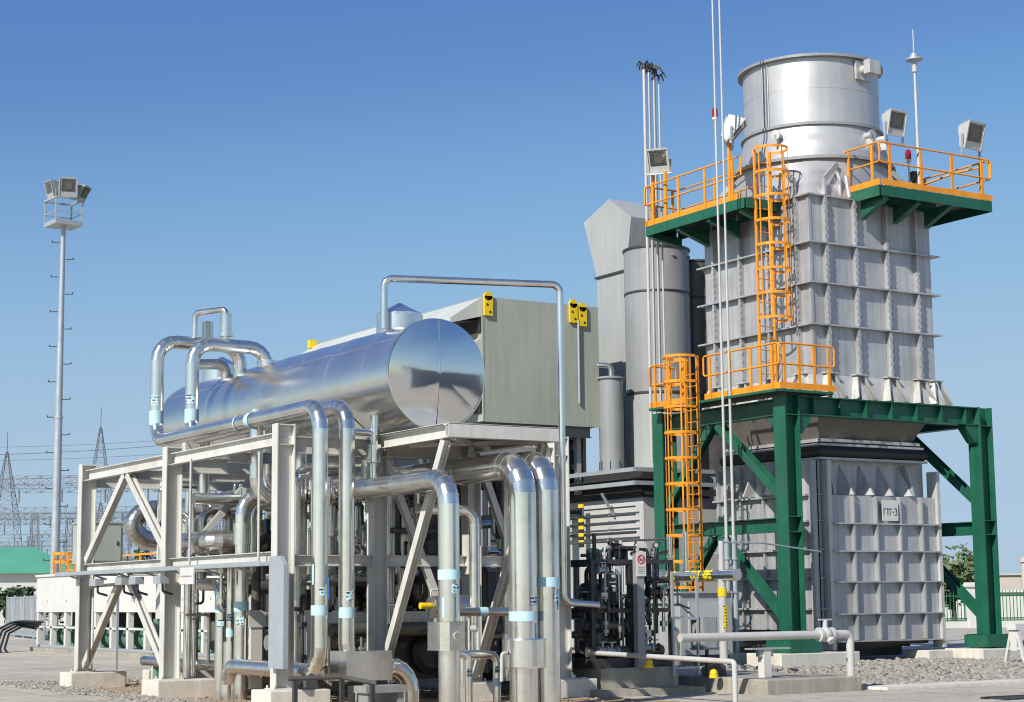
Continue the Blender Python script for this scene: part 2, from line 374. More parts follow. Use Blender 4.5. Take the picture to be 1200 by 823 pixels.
# gravel stones: nobody could count them
def stones(name, spots, seed):
    rnd = random.Random(seed); vs = []; fs = []
    t = (1 + 5 ** .5) / 2
    base = [V(p).normalized() for p in ((-1, t, 0), (1, t, 0), (-1, -t, 0), (1, -t, 0), (0, -1, t), (0, 1, t), (0, -1, -t), (0, 1, -t), (t, 0, -1), (t, 0, 1), (-t, 0, -1), (-t, 0, 1))]
    ico = [(0, 11, 5), (0, 5, 1), (0, 1, 7), (0, 7, 10), (0, 10, 11), (1, 5, 9), (5, 11, 4), (11, 10, 2), (10, 7, 6), (7, 1, 8), (3, 9, 4), (3, 4, 2), (3, 2, 6), (3, 6, 8), (3, 8, 9), (4, 9, 5), (2, 4, 11), (6, 2, 10), (8, 6, 7), (9, 8, 1)]
    for (x, y, s) in spots:
        o = len(vs); a = rnd.random() * PI; ca, sa = math.cos(a), math.sin(a)
        sx, sy, sz = s * rnd.uniform(.7, 1.3), s * rnd.uniform(.6, 1.0), s * rnd.uniform(.4, .75)
        zz = rnd.uniform(0, .5) * s
        for b in base:
            k = rnd.uniform(.8, 1.15); px, py, pz = b.x * sx * k, b.y * sy * k, b.z * sz * k
            vs.append((x + px * ca - py * sa, y + px * sa + py * ca, zz + pz))
        fs += [(i + o, j + o, k + o) for i, j, k in ico]
    mb = MB(); mb.v = vs; mb.f = fs; mb.sm = [False] * len(fs)
    return struct(mb.build(name, 'stone', None, (spots[0][0], spots[0][1], 0)), 'stuff')
rnd = random.Random(3)
sp = []
for _ in range(9500):
    x = rnd.uniform(21.55, 37); y = 23.8 + (rnd.random() ** 1.3) * 9.5
    if y > 31.6 and 27 < x < 29.4: continue
    sp.append((x, y, rnd.uniform(.035, .085)))
stones('gravel', sp, 5)
sp = []
for _ in range(3600):
    y = rnd.uniform(27.0, 37.2); x = 10.55 + rnd.random() * .75 + .12 * math.sin(y * 2.1)
    sp.append((x, y, rnd.uniform(.025, .06)))
for _ in range(1400):
    x = rnd.uniform(11.3, 17.5); y = 36.0 + rnd.uniform(-.5, .7) + .2 * math.sin(x * 3); sp.append((x, y, rnd.uniform(.03, .065)))
for _ in range(900):
    sp.append((rnd.uniform(11.2, 17), rnd.uniform(22, 36), rnd.uniform(.015, .045)))
stones('gravel_border', sp, 6)
# old concrete slab under the water pipe
m = MB(); m.box(19.4, 21.5, 23.2, 31.5, -.02, .25); o = m.build('concrete_slab', 'slab'); tag(o, 'low weathered grey concrete slab under the white valve pipe', 'slab')
bv = o.modifiers.new('bevel', 'BEVEL'); bv.width = .025; bv.segments = 2
m = MB()
for k in range(60): m.box(21.2 + k * .16, 21.2 + k * .16 + .05, 19.7, 20.05, 0, .03)
m.box(21.1, 31, 19.62, 19.7, 0, .035); m.box(21.1, 31, 20.05, 20.13, 0, .035)
o = m.build('drain_grating', 'dark'); tag(o, 'dark drain grating in the paving at the bottom right edge', 'grating')

# ------------------------------------------------------------------ trees, fences and buildings behind
def leafy(mb, c, rx, ry, rz, n, s, rnd):
    """clumps of leaf faces through a crown volume, with gaps"""
    cl = []
    for _ in range(max(5, n // 55)):
        while True:
            p = V((rnd.uniform(-1, 1), rnd.uniform(-1, 1), rnd.uniform(-1, 1)))
            if p.length < 1: break
        cl.append((V((p.x * rx, p.y * ry, p.z * rz)), rnd.uniform(.25, .5)))
    for _ in range(n):
        k, kr = rnd.choice(cl)
        d = V((rnd.gauss(0, 1), rnd.gauss(0, 1), rnd.gauss(0, 1))) * (.42 * kr)
        p = V(c) + k + V((d.x * rx, d.y * ry, d.z * rz))
        a = V((rnd.gauss(0, 1), rnd.gauss(0, 1), rnd.gauss(0, 1))).normalized(); b = a.orthogonal().normalized()
        q = s * rnd.uniform(.6, 1.4)
        mb.add([p - a * q - b * q * .5, p + a * q - b * q * .3, p + a * q * .9 + b * q * .5, p - a * q * .8 + b * q * .6], [(0, 1, 2, 3)])
def tree(name, label, pos, h, rx, n, s, seed, mat='leaf', trunk=.3, cat='tree', group=None):
    rnd = random.Random(seed); pos = V(pos)
    t = thing(name, label, cat, pos, group)
    m = MB(); top = pos + V((0, 0, h * .75)); m.cyl(pos, pos + V((0, 0, h * trunk)), h * .035, h * .026, 8); m.cyl(pos + V((0, 0, h * trunk)), top, h * .026, h * .006, 8)
    for k in range(7):
        a = k * 2.4; z = h * (trunk + .08 * k * .8); p = pos + V((0, 0, min(z, h * .7)))
        m.cyl(p, p + V((math.cos(a) * rx * .7, math.sin(a) * rx * .7, h * .2)), h * .014, h * .004, 6)
    m.build('trunk', 'bark', t)
    c = MB(); leafy(c, pos + V((0, 0, h * .62)), rx * .85, rx * .85, h * .36, n, s, rnd); c.build('crown', mat, t)
    return t
tree('tree', 'bushy green tree just right of the grey casing, behind the green fence', bg(22.6, 93), 4.2, 2.4, 1900, .16, 1, 'leaf_b')
tree('tree', 'darker green tree behind the fence, partly hidden by the casing and the white gate post', bg(20.2, 99), 3.6, 2.0, 1300, .16, 2)
tree('tree', 'rounded green tree above the white cooler, beside the lamp mast', bg(-26.5, 128), 5.4, 2.9, 1500, .2, 3)
tree('tree', 'dark green tree behind the cream frame near the orange guardrail', bg(-23.0, 134), 6.6, 2.6, 1300, .2, 4)
for k, (L, lab) in enumerate(((-36.2, 'leftmost dark green bush below the white house'), (-33.6, 'dark green bush under the window of the white house'), (-31.4, 'dark green bush nearest the orange ladder cage'))):
    tree('bush', lab, bg(L, 122), 2.9, 1.6, 900, .15, 20 + k, 'leaf', .1, 'bush')

# white house with a green roof, far left
hc = bg(-38.5, 138); t = thing('house', 'white house with a green sheet roof beyond the mesh fence', 'house', hc)
e1 = (RGT * .96 + FWD * .28).normalized(); e2 = V((-e1.y, e1.x, 0))
def hp(a, b, z): return hc + e1 * a + e2 * b + V((0, 0, z))
m = MB(); m.prism([hp(-7, 0, 0), hp(5.2, 0, 0), hp(5.2, 8, 0), hp(-7, 8, 0)], (0, 0, 4.0)); m.build('wall', 'plaster', t)
m = MB(); a, b, c, d = hp(-7.6, -.6, 3.95), hp(5.8, -.6, 3.95), hp(5.8, 8.6, 3.95), hp(-7.6, 8.6, 3.95); r0, r1 = hp(-5, 4, 6.1), hp(1.6, 4, 6.1)
m.add([a, b, c, d, r0, r1], [(0, 1, 5, 4), (1, 2, 5), (2, 3, 4, 5), (3, 0, 4), (0, 3, 2, 1)]); m.build('roof', 'roofgreen', t)
for a0 in (-3.6, -.4):
    m = MB(); m.prism([hp(a0, -.03, 1.5), hp(a0 + 1.9, -.03, 1.5), hp(a0 + 1.9, -.03, 3.0), hp(a0, -.03, 3.0)], e2 * .06)
    f = m.build('window', 'white', t)
    for q in (0, 1):
        m = MB(); m.prism([hp(a0 + .12 + q * .9, -.05, 1.62), hp(a0 + .88 + q * .9, -.05, 1.62), hp(a0 + .88 + q * .9, -.05, 2.88), hp(a0 + .12 + q * .9, -.05, 2.88)], e2 * .05); m.build('pane', 'glass', f)
# grey mesh fence panels at the left
for k in range(4):
    y = 79.5 + k * 3.6; x = 25.0 + k * .62; p = V((x, y, 0)); q = V((x + .6, y + 3.5, 0))
    t = thing('mesh_fence', ['nearest grey mesh fence panel, beside the white cooler', 'second grey mesh fence panel from the white cooler', 'third grey mesh fence panel from the white cooler', 'farthest grey mesh fence panel at the left edge'][k], 'fence', p, 'mesh fence panels at the left')
    m = MB(); m.bar(p + V((0, 0, .12)), q + V((0, 0, .12)), .05); m.bar(p + V((0, 0, 1.95)), q + V((0, 0, 1.95)), .06); m.bar(p, p + V((0, 0, 2.05)), .07); m.bar(q, q + V((0, 0, 2.05)), .05); m.bar(p + V((0, 0, .3)), p.lerp(q, .35) + V((0, 0, 1.9)), .16, .05); m.build('frame', 'galv', t)
    m = MB(); m.obox(p + V((.0, .08, 1.03)), q + V((0, -.08, 1.03)), (0, 0, 1), 1.78, (1, 0, 0), .02); m.build('mesh_panel', 'screen', t)

# green railing with white pillars, right background
fa, fb = bg(17.0, 88), bg(44, 95)
fd = (fb - fa).normalized(); L_ = (fb - fa).length
m = MB(); m.obox(fa + V((0, 0, .16)), fb + V((0, 0, .16)), (0, 0, 1), .32, fd.cross(V((0, 0, 1))), .35); o = m.build('plinth_wall', 'plaster'); tag(o, 'low white plinth wall under the green railing', 'wall')
pil = None; step = 5.6
for k in range(5):
    p = fa + fd * (k * step + .2); lab = ['white fence pillar half hidden behind the grey casing', 'white fence pillar in the gap between casing and green leg', 'white fence pillar hidden behind the right green leg', 'white fence pillar right of the right green leg', 'white fence pillar at the right edge of the photo'][k]
    if pil is None:
        pil = thing('fence_pillar', lab, 'pillar', p, 'white pillars of the green railing'); m = MB(); m.obox(p, p + V((0, 0, 2.0)), fd, .55, fd.cross(V((0, 0, 1))), .55); m.build('shaft', 'plaster', pil)
        m = MB(); m.obox(p + V((0, 0, 2.0)), p + V((0, 0, 2.12)), fd, .74, fd.cross(V((0, 0, 1))), .74); m.obox(p + V((0, 0, 2.12)), p + V((0, 0, 2.22)), fd, .5, fd.cross(V((0, 0, 1))), .5); m.build('cap', 'plaster', pil)
    else: copy_thing(pil, p, lab)
pan = None
for k in range(4):
    p = fa + fd * (k * step + .2 + .28); lab = ['green railing panel half hidden behind the grey casing', 'green railing panel seen between the casing and the right green leg', 'green railing panel just right of the right green leg', 'green railing panel at the right edge of the photo'][k]
    if pan is None:
        pan = thing('fence_railing', lab, 'fence', p, 'green railing panels'); m = MB()
        for z in (.45, 1.55): m.bar(p + V((0, 0, z)), p + fd * (step - .56) + V((0, 0, z)), .06)
        m.build('rail', 'fencegreen', pan); m = MB()
        n = 26
        for j in range(n): q = p + fd * ((step - .56) * (j + .5) / n); m.cyl(q + V((0, 0, .32)), q + V((0, 0, 1.85)), .024, .018, 6)
        m.build('picket', 'fencegreen', pan)
    else: copy_thing(pan, p, lab)
# buildings behind the railing
def block(name, label, L, D, w_, d_, h, mat, roofmat='wall'):
    c = bg(L, D); t = thing(name, label, 'building', c)
    m = MB(); P = lambda a, b, z: c + RGT * a + FWD * b + V((0, 0, z))
    m.prism([P(0, 0, 0), P(w_, 0, 0), P(w_, d_, 0), P(0, d_, 0)], (0, 0, h)); m.build('wall', mat, t)
    m = MB(); m.prism([P(-.2, -.2, h), P(w_ + .2, -.2, h), P(w_ + .2, d_ + .2, h), P(-.2, d_ + .2, h)], (0, 0, .18)); m.build('roof', roofmat, t)
    return t, P
t, P = block('warehouse', 'long pinkish low building far behind the green railing', 38.5, 150, 30, 10, 3.2, 'pinkwall')
m = MB(); m.prism([P(.4, -.05, .3), P(29, -.05, .3), P(29, -.05, .9), P(.4, -.05, .9)], FWD * .04); m.build('plinth', 'dullgrey', t)
t, P = block('boundary_building', 'low white building behind the pickets beyond the lawn', 24.5, 118, 22, 6, 1.75, 'plaster', 'plaster')
m = MB(); p = bg(41.5, 146); m.cyl(p, p + V((0, 0, 4.6)), .5, .42, 16); m.cyl(p + V((0, 0, 4.2)), p + V((0, 0, 4.5)), .56, .56, 16); o = m.build('chimney', 'pinkwall'); tag(o, 'reddish brown short chimney at the right edge of the photo', 'chimney')
t, P = block('substation_shed', 'small grey shed behind the cream frame at far left', -24.5, 160, 5, 4, 3.0, 'dullgrey')
for L, D, s, lab in ((25.5, 128, 1.3, 'low bush behind the railing, right of the green leg'), (38.0, 112, 1.1, 'low dark bush behind the pickets at the right edge')):
    tree('bush', lab, bg(L * 1.15, D), 1.9 * s, 2.2 * s, 500, .14, int(L), 'leaf_b', .1, 'bush')

# ------------------------------------------------------------------ substation: lattice pylons, gantries, wires
def lattice(mb, p0, p1, w0, w1, nseg, t=.09):
    p0, p1 = V(p0), V(p1); ax = (p1 - p0).normalized()
    u = ax.orthogonal().normalized() if abs(ax.z) < .9 else RGT.copy(); u = (u - ax * u.dot(ax)).normalized(); v = ax.cross(u)
    def pt(k, i):
        f = k / nseg; w_ = w0 + (w1 - w0) * f; c = p0.lerp(p1, f)
        return c + u * (w_ / 2 * (1, -1, -1, 1)[i]) + v * (w_ / 2 * (1, 1, -1, -1)[i])
    for i in range(4): mb.bar(pt(0, i), pt(nseg, i), t * 1.3)
    for k in range(nseg):
        for i in range(4):
            j = (i + 1) % 4
            mb.bar(pt(k, i), pt(k + 1, j), t * .7); mb.bar(pt(k + 1, i), pt(k + 1, j), t * .7)
            if w0 > 1.5: mb.bar(pt(k, j), pt(k + 1, i), t * .7)
def pylon(label, L, D, h, w0, arms=True):
    p = bg(L, D); t = thing('lattice_pylon', label, 'pylon', p, 'lattice pylons of the substation')
    m = MB(); lattice(m, p, p + V((0, 0, h * .62)), w0, w0 * .5, 8, .075); lattice(m, p + V((0, 0, h * .62)), p + V((0, 0, h)), w0 * .5, .25, 7, .075); m.build('tower', 'lattice', t)
    m = MB(); m.bar(p + V((0, 0, h)), p + V((0, 0, h + 3.5)), .1); m.build('spike', 'lattice', t)
    return t
pylon('tall lattice pylon rising directly behind the left cream column', -70.5, 305, 31.5, 7.0)
pylon('lattice pylon at the left edge of the photo', -85, 300, 27, 7.0)
pylon('smallest, farthest lattice pylon between the left edge and the lamp mast', -97, 430, 24, 5.5)
def gantry(label, L0, L1, D, h, nb, bd, D1=None, mat='lattice'):
    D1 = D1 or D; a, b = bg(L0, D), bg(L1, D1)
    t = thing('substation_gantry', label, 'gantry', a, 'lattice gantries of the substation')
    for k in range(nb + 1):
        p = a.lerp(b, k / nb); m = MB(); lattice(m, p, p + V((0, 0, h)), 1.9, .9, 9, .06); m.build('column', mat, t)
    m = MB(); lattice(m, a + V((0, 0, h)), b + V((0, 0, h)), bd, bd, nb * 9, .06); m.build('beam', mat, t)
    m = MB()
    for k in range(nb * 3):
        p = a.lerp(b, (k + .5) / (nb * 3)) + V((0, 0, h - bd / 2)); m.cyl(p, p - V((0, 0, 1.7)), .11, .11, 6)
    m.build('insulator', 'lattice', t)
gantry('nearest lattice gantry with the highest beam, left of the cream frame', -78, -42, 250, 18.2, 2, 1.7)
gantry('lattice gantry with its beam second highest, behind the lamp mast', -92, -48, 290, 16.2, 3, 1.3)
gantry('lattice gantry with a slanting beam seen right of the lamp mast', -86, -46, 320, 13.5, 3, 1.4, 300)
gantry('far lattice gantry third lowest of the row', -110, -52, 340, 12.5, 4, 1.3)
gantry('far lattice gantry second lowest of the row', -112, -56, 370, 10.5, 4, 1.3, 350)
gantry('lowest, farthest lattice gantry of the row', -120, -60, 400, 8.6, 5, 1.3)
gantry('lattice gantry with thick double columns behind the second cream column', -80, -44, 275, 14.6, 3, 1.2)
gantry('lattice gantry just above the green roofed house', -98, -62, 330, 9.6, 3, 1.1)
pylon('slim lattice pylon between the lamp mast and the left cream column', -76, 330, 20, 5.0)
def wire(label, p0, p1, sag, r=.05):
    m = MB(); p0, p1 = V(p0), V(p1); n = 10; pts = [p0.lerp(p1, k / n) - V((0, 0, sag * 4 * (k / n) * (1 - k / n))) for k in range(n + 1)]
    for q0, q1 in zip(pts[:-1], pts[1:]): m.cyl(q0, q1, r, r, 5, False)
    tag(m.build('power_line', 'wire'), label, 'wire', 'overhead power lines')
wl = ['topmost overhead power line left of the silver pipe loop', 'second overhead power line from the top', 'third overhead power line, just below the bold pair', 'fourth overhead power line, at mid height of the pylon tip', 'fifth overhead power line above the gantry beam', 'lowest overhead power line above the gantry beam']
for k, (z0, z1) in enumerate(((24.5, 26.0), (23.2, 25.5), (22.6, 24.0), (19.8, 21.4), (19.2, 20.2), (18.6, 19.6))):
    wire(wl[k], bg(-92, 260, z0), bg(-32, 255, z1), .9, .055 if k in (1, 3) else .035)
bl = ['highest', 'second', 'third', 'fourth', 'fifth', 'sixth', 'seventh', 'lowest']
for k in range(8):
    z = 15.4 - k * 1.45; m = MB(); p0, p1 = bg(-95, 270 + 6 * k, z), bg(-44, 268 + 6 * k, z + .3 * (k % 3) - .2)
    for j in range(8): a, b = p0.lerp(p1, j / 8), p0.lerp(p1, (j + 1) / 8); s = .25; m.cyl(a - V((0, 0, s * 4 * (j / 8) * (1 - j / 8))), b - V((0, 0, s * 4 * ((j + 1) / 8) * (1 - (j + 1) / 8))), .05, .05, 5, False)
    tag(m.build('busbar', 'wire'), bl[k] + ' of eight level busbars strung between the substation gantries', 'busbar', 'level busbars of the substation')
# street lamp on a thin pole far left
p = bg(-32.8, 135); t = thing('street_lamp', 'thin street lamp with a bent arm between mast and cream column', 'lamp', p)
m = MB(); m.cyl(p, p + V((0, 0, 9.6)), .09, .06, 8); m.pipe([p + V((0, 0, 9.55)), p + V((0, 0, 10.2)) + RGT * .3, p + V((0, 0, 11.0)) + RGT * 1.4], .05, n=8, seams=False); m.build('pole', 'galv', t)
m = MB(); m.obox(p + V((0, 0, 11.0)) + RGT * 1.3, p + V((0, 0, 11.1)) + RGT * 2.0, FWD, .3, (0, 0, 1), .16); m.build('lamp_head', 'white', t)

# ------------------------------------------------------------------ floodlights and the lamp mast
def floodlight(name, label, pos, face, size=.6, group=None, mat='wall', foot=.25):
    """sheet housing with a sloping back, glass front, bracket; 'face' = where the glass looks"""
    pos = V(pos); f = V(face).normalized(); s = f.cross(V((0, 0, 1))).normalized(); u = s.cross(f); b = size
    t = thing(name, label, 'floodlight', pos, group); c = pos + V((0, 0, foot + b * .5))
    def P(a, d, e): return c + s * a * b + f * d * b + u * e * b
    m = MB()
    fr = [P(-.46, .22, -.5), P(.46, .22, -.5), P(.46, .22, .5), P(-.46, .22, .5)]
    bk = [P(-.42, -.05, -.46), P(.42, -.05, -.46), P(.34, -.34, .30), P(-.34, -.34, .30)]
    md = [P(-.44, .0, .48), P(.44, .0, .48)]
    m.add(fr + bk + md, [(0, 1, 5, 4), (1, 2, 9, 6, 5), (2, 3, 8, 9), (3, 0, 4, 7, 8), (4, 5, 6, 7), (7, 6, 9, 8), (0, 3, 2, 1)])
    for k in range(5): a = -.3 + .15 * k; m.obox(P(a, -.14, -.3), P(a, -.36, .2), s, .02, u, .05)
    m.build('housing', mat, t)
    m = MB(); 
    for q in (-.46, .46): m.obox(P(q, .23, -.5), P(q, .23, .5), s, .05 * b, f, .05)
    for q in (-.5, .5): m.obox(P(-.46, .23, q), P(.46, .23, q), u, .07 * b, f, .05)
    m.build('front_frame', mat, t)
    m = MB(); m.prism([P(-.36, .215, -.22), P(.36, .215, -.22), P(.36, .215, .42), P(-.36, .215, .42)], f * .012 * b * 2); g = m.build('glass', 'glass', t)
    m = MB(); m.prism([P(-.2, .232, -.1), P(.16, .232, -.1), P(.16, .232, .28), P(-.2, .232, .28)], f * .02); m.build('reflector', 'darkpipe', g)
    m = MB()
    for q in (-.5, .5): m.bar(P(q, .05, 0), pos + s * q * b + V((0, 0, .03)), .04, .06)
    m.bar(pos - s * .55 * b + V((0, 0, .02)), pos + s * .55 * b + V((0, 0, .02)), .06, .04); m.build('bracket', 'galv', t)
    return t
mp = bg(-25.5, 100)
t = thing('lamp_mast', 'tall grey lamp mast with climbing pegs and a lamp basket', 'lamp mast', mp)
m = MB(); m.cyl(mp, mp + V((0, 0, 12)), .28, .21, 24); m.cyl(mp + V((0, 0, 12)), mp + V((0, 0, 22.9)), .2, .13, 24); m.cyl(mp + V((0, 0, 11.9)), mp + V((0, 0, 12.05)), .24, .24, 24); m.build('pole', 'galv', t)
for k in range(19):
    z = 4 + k * 1.0; m = MB(); sg = 1 if k % 2 else -1; q = mp + V((0, 0, z)) + RGT * sg * .2
    m.bar(q, q + RGT * sg * .42, .05); m.bar(q + RGT * sg * .42, q + RGT * sg * .42 + V((0, 0, .1)), .05); m.build('climbing_peg', 'dark', t)
m = MB(); e1 = (RGT * .8 + FWD * .6); e2 = V((-e1.y, e1.x, 0)); bz = 22.9; hw = .82
def bp(a, b, z): return mp + e1 * a * hw + e2 * b * hw + V((0, 0, bz + z))
m.prism([bp(-1, -1, 0), bp(1, -1, 0), bp(1, 1, 0), bp(-1, 1, 0)], (0, 0, .25))
for a, b in ((-1, -1), (1, -1), (1, 1), (-1, 1)): m.bar(bp(a * .96, b * .96, .25), bp(a * .96, b * .96, 1.5), .09)
for a, b in (((-1, -1), (1, -1)), ((1, -1), (1, 1)), ((1, 1), (-1, 1)), ((-1, 1), (-1, -1))):
    m.bar(bp(a[0], a[1], 1.5), bp(b[0], b[1], 1.5), .1); m.bar(bp(a[0] * .96, a[1] * .96, .7), bp(b[0] * .96, b[1] * .96, .7), .05)
m.build('basket', 'galv', t)
floodlight('mast_floodlight', 'floodlight facing left on the lamp mast', bp(-.9, -.1, 1.5), -RGT * .8 - FWD * .6 - V((0, 0, .25)), .95, 'floodlights on the lamp mast', 'duct', .12)
floodlight('mast_floodlight', 'middle floodlight on the lamp mast, facing the viewer', bp(-.1, -.9, 1.5), RGT * .25 - FWD * .9 - V((0, 0, .2)), 1.05, 'floodlights on the lamp mast', 'duct', .12)
floodlight('mast_floodlight', 'floodlight facing right on the lamp mast', bp(1.0, -.55, 1.5), RGT * .85 - FWD * .15 - V((0, 0, .5)), .95, 'floodlights on the lamp mast', 'duct', .05)
# ------------------------------------------------------------------ exhaust stack
SX0, SX1, SY0, SY1 = 29.5, 33.63, 33.15, 37.35
CX, CY = 31.57, 35.25
st = thing('exhaust_stack', 'big silver gas turbine exhaust stack with ribbed casing and round flue', 'exhaust stack', (CX, CY, 0))
m = MB(); m.box(SX0, SX1, SY0, SY1, 6.42, 11.6)
ribX = [29.95, 30.93, 32.0, 33.03]; ribY = [33.55, 34.65, 35.77, 36.86]
ZL = [7.02, 8.27, 9.32, 10.34, 11.56]
d = .15
for za, zb in zip(ZL[:-1], ZL[1:]):
    for x in ribX:
        m.box(x - .03, x + .03, SY0 - d, SY0 + .01, za + .03, zb - .03)
        for sg in (-1, 1):
            for q in range(5):
                zz = za + .18 + q * (zb - za - .36) / 4; m.box(x + sg * .03 - (.02 if sg < 0 else 0), x + sg * .03 + (.02 if sg > 0 else 0), SY0 - d - .004, SY0 - d + .03, zz - .035, zz + .035)
    for y in ribY:
        m.box(SX0 - d, SX0 + .01, y - .03, y + .03, za + .03, zb - .03)
        for sg in (-1, 1):
            for q in range(5):
                zz = za + .18 + q * (zb - za - .36) / 4; m.box(SX0 - d - .004, SX0 - d + .03, y + sg * .03 - (.02 if sg < 0 else 0), y + sg * .03 + (.02 if sg > 0 else 0), zz - .035, zz + .035)
m.box(SX0 - .03, SX0 + .05, SY0 - .03, SY0 + .05, 7.05, 11.53)
m.build('upper_casing', 'silver', st)
for z in ZL[1:]:
    m = MB(); e = .17 if z < 11.5 else .12
    m.box(SX0 - e, SX1 + e, SY0 - e, SY0 + .02, z - .02, z + .02); m.box(SX0 - e, SX0 + .02, SY0 + .021, SY1 + e, z - .02, z + .02)
    m.box(SX1 - .02, SX1 + e, SY0 + .021, SY1 + e, z - .02, z + .02); m.box(SX0 + .021, SX1 - .021, SY1 - .02, SY1 + e, z - .02, z + .02)
    m.build('ledge', 'silver', st)
# flared skirt with tapered feet
m = MB()
def sq(z, e): return [V((SX0 - e, SY0 - e, z)), V((SX1 + e, SY0 - e, z)), V((SX1 + e, SY1 + e, z)), V((SX0 - e, SY1 + e, z))]
a, b = sq(7.04, .012), sq(6.425, .16); m.add(a + b, [(i, (i + 1) % 4, 4 + (i + 1) % 4, 4 + i) for i in range(4)])
for x in ribX + [SX1 - .05]:
    for sg in (-1, 1):
        m.add([(x + sg * .10, SY0 - .02, 7.06), (x + sg * .10, SY0 - .14, 7.06), (x + sg * .28, SY0 - .36, 6.45), (x + sg * .36, SY0 - .05, 6.45), (x + sg * .13, SY0 - .02, 7.06), (x + sg * .13, SY0 - .14, 7.06), (x + sg * .31, SY0 - .36, 6.45), (x + sg * .39, SY0 - .05, 6.45)],
              [(0, 1, 2, 3), (7, 6, 5, 4), (0, 4, 5, 1), (1, 5, 6, 2), (2, 6, 7, 3)])
    m.box(x - .2, x + .2, SY0 - .18, SY0 + .01, 7.06, 7.09)
    m.add([(x - .06, SY0 - .01, 7.05), (x + .06, SY0 - .01, 7.05), (x + .1, SY0 - .30, 6.43), (x - .1, SY0 - .30, 6.43), (x - .1, SY0, 6.43), (x + .1, SY0, 6.43)], [(0, 3, 2, 1), (0, 4, 3), (1, 2, 5)])
for y in ribY:
    for sg in (-1, 1):
        m.add([(SX0 - .02, y + sg * .10, 7.06), (SX0 - .14, y + sg * .10, 7.06), (SX0 - .36, y + sg * .28, 6.45), (SX0 - .05, y + sg * .36, 6.45), (SX0 - .02, y + sg * .13, 7.06), (SX0 - .14, y + sg * .13, 7.06), (SX0 - .36, y + sg * .31, 6.45), (SX0 - .05, y + sg * .39, 6.45)],
              [(3, 2, 1, 0), (4, 5, 6, 7), (0, 1, 5, 4), (1, 2, 6, 5), (2, 3, 7, 6)])
    m.box(SX0 - .18, SX0 + .01, y - .2, y + .2, 7.06, 7.09)
m.build('skirt', 'silver_w', st)
# square-to-round transition
m = MB(); n = 64; rings = []
for f, z in ((0, 11.6), (.35, 11.95), (.7, 12.35), (1, 12.68)):
    ring = []
    for i in range(n):
        a = 2 * PI * (i + .5) / n; ca, sa = math.cos(a), math.sin(a); k = 1 / max(abs(ca), abs(sa))
        sx, sy = ca * k * (SX1 - SX0) / 2, sa * k * (SY1 - SY0) / 2
        ring.append(V((CX + sx * (1 - f) + ca * 2.04 * f, CY + sy * (1 - f) + sa * 2.04 * f, z)))
    rings.append(ring)
for a, b in zip(rings[:-1], rings[1:]): m.strip(a, b, True)
for x in (30.6, 32.5): m.add([(x - .02, SY0 + .0, 11.62), (x + .02, SY0, 11.62), (x + .02, SY0 + .25, 12.6), (x - .02, SY0 + .25, 12.6), (x - .02, SY0 - .02, 12.1), (x + .02, SY0 - .02, 12.1)], [(0, 1, 5, 4), (4, 5, 2, 3), (0, 4, 3), (1, 2, 5)])
for xa, xb in ((30.62, 30.02), (32.5, 33.1)): m.bar((xa, SY0 + .12, 12.5), (xb, SY0 - .02, 12.0), .06, .14); m.bar((xb, SY0 - .02, 12.03), (xb, SY0 - .02, 11.6), .06, .12, (0, 1, 0))
for ya, yb in ((34.2, 33.65), (36.2, 36.8)): m.bar((SX0 + .12, ya, 12.5), (SX0 - .02, yb, 12.0), .06, .14); m.bar((SX0 - .02, yb, 12.03), (SX0 - .02, yb, 11.6), .06, .12, (0, 1, 0))
for x in (30.9, 32.2, 33.2): m.cyl((x, SY0 + .02, 11.62), (x, SY0 + .12, 12.2), .07, .07, 10)
m.build('transition', 'flue', st)
m = MB(); m.lathe((CX, CY, 0), [(2.03, 12.68), (2.16, 12.68), (2.16, 12.76), (2.03, 12.76)], 72, smooth=False, caps=False); m.build('flange', 'dullgrey', st)
m = MB(); m.lathe((CX, CY, 0), [(2.04, 12.74), (2.03, 12.95), (1.95, 13.2), (1.86, 13.4), (1.82, 13.66)], 72, caps=False); m.build('cone', 'flue', st)
m = MB(); m.lathe((CX, CY, 0), [(1.79, 13.64), (1.89, 13.64), (1.89, 13.71), (1.79, 13.71)], 72, smooth=False, caps=False); m.build('flange', 'dullgrey', st)
m = MB(); m.lathe((CX, CY, 0), [(1.79, 13.69), (1.79, 14.62)], 72, caps=False); m.lathe((CX, CY, 0), [(1.794, 14.62), (1.794, 15.46)], 72, caps=False); m.lathe((CX, CY, 0), [(1.74, 15.5), (1.74, 14.0)], 72, caps=False)
for a in (-2.95, -3.05): m.cyl((CX + 1.81 * math.cos(a), CY + 1.81 * math.sin(a), 13.7), (CX + 1.81 * math.cos(a), CY + 1.81 * math.sin(a), 15.4), .018, .018, 6)
fl = m.build('flue', 'flue', st)
m = MB(); m.lathe((CX, CY, 0), [(1.74, 15.44), (1.93, 15.44), (1.93, 15.51), (1.74, 15.51)], 72, smooth=False, caps=False); m.build('top_flange', 'dullgrey', st)
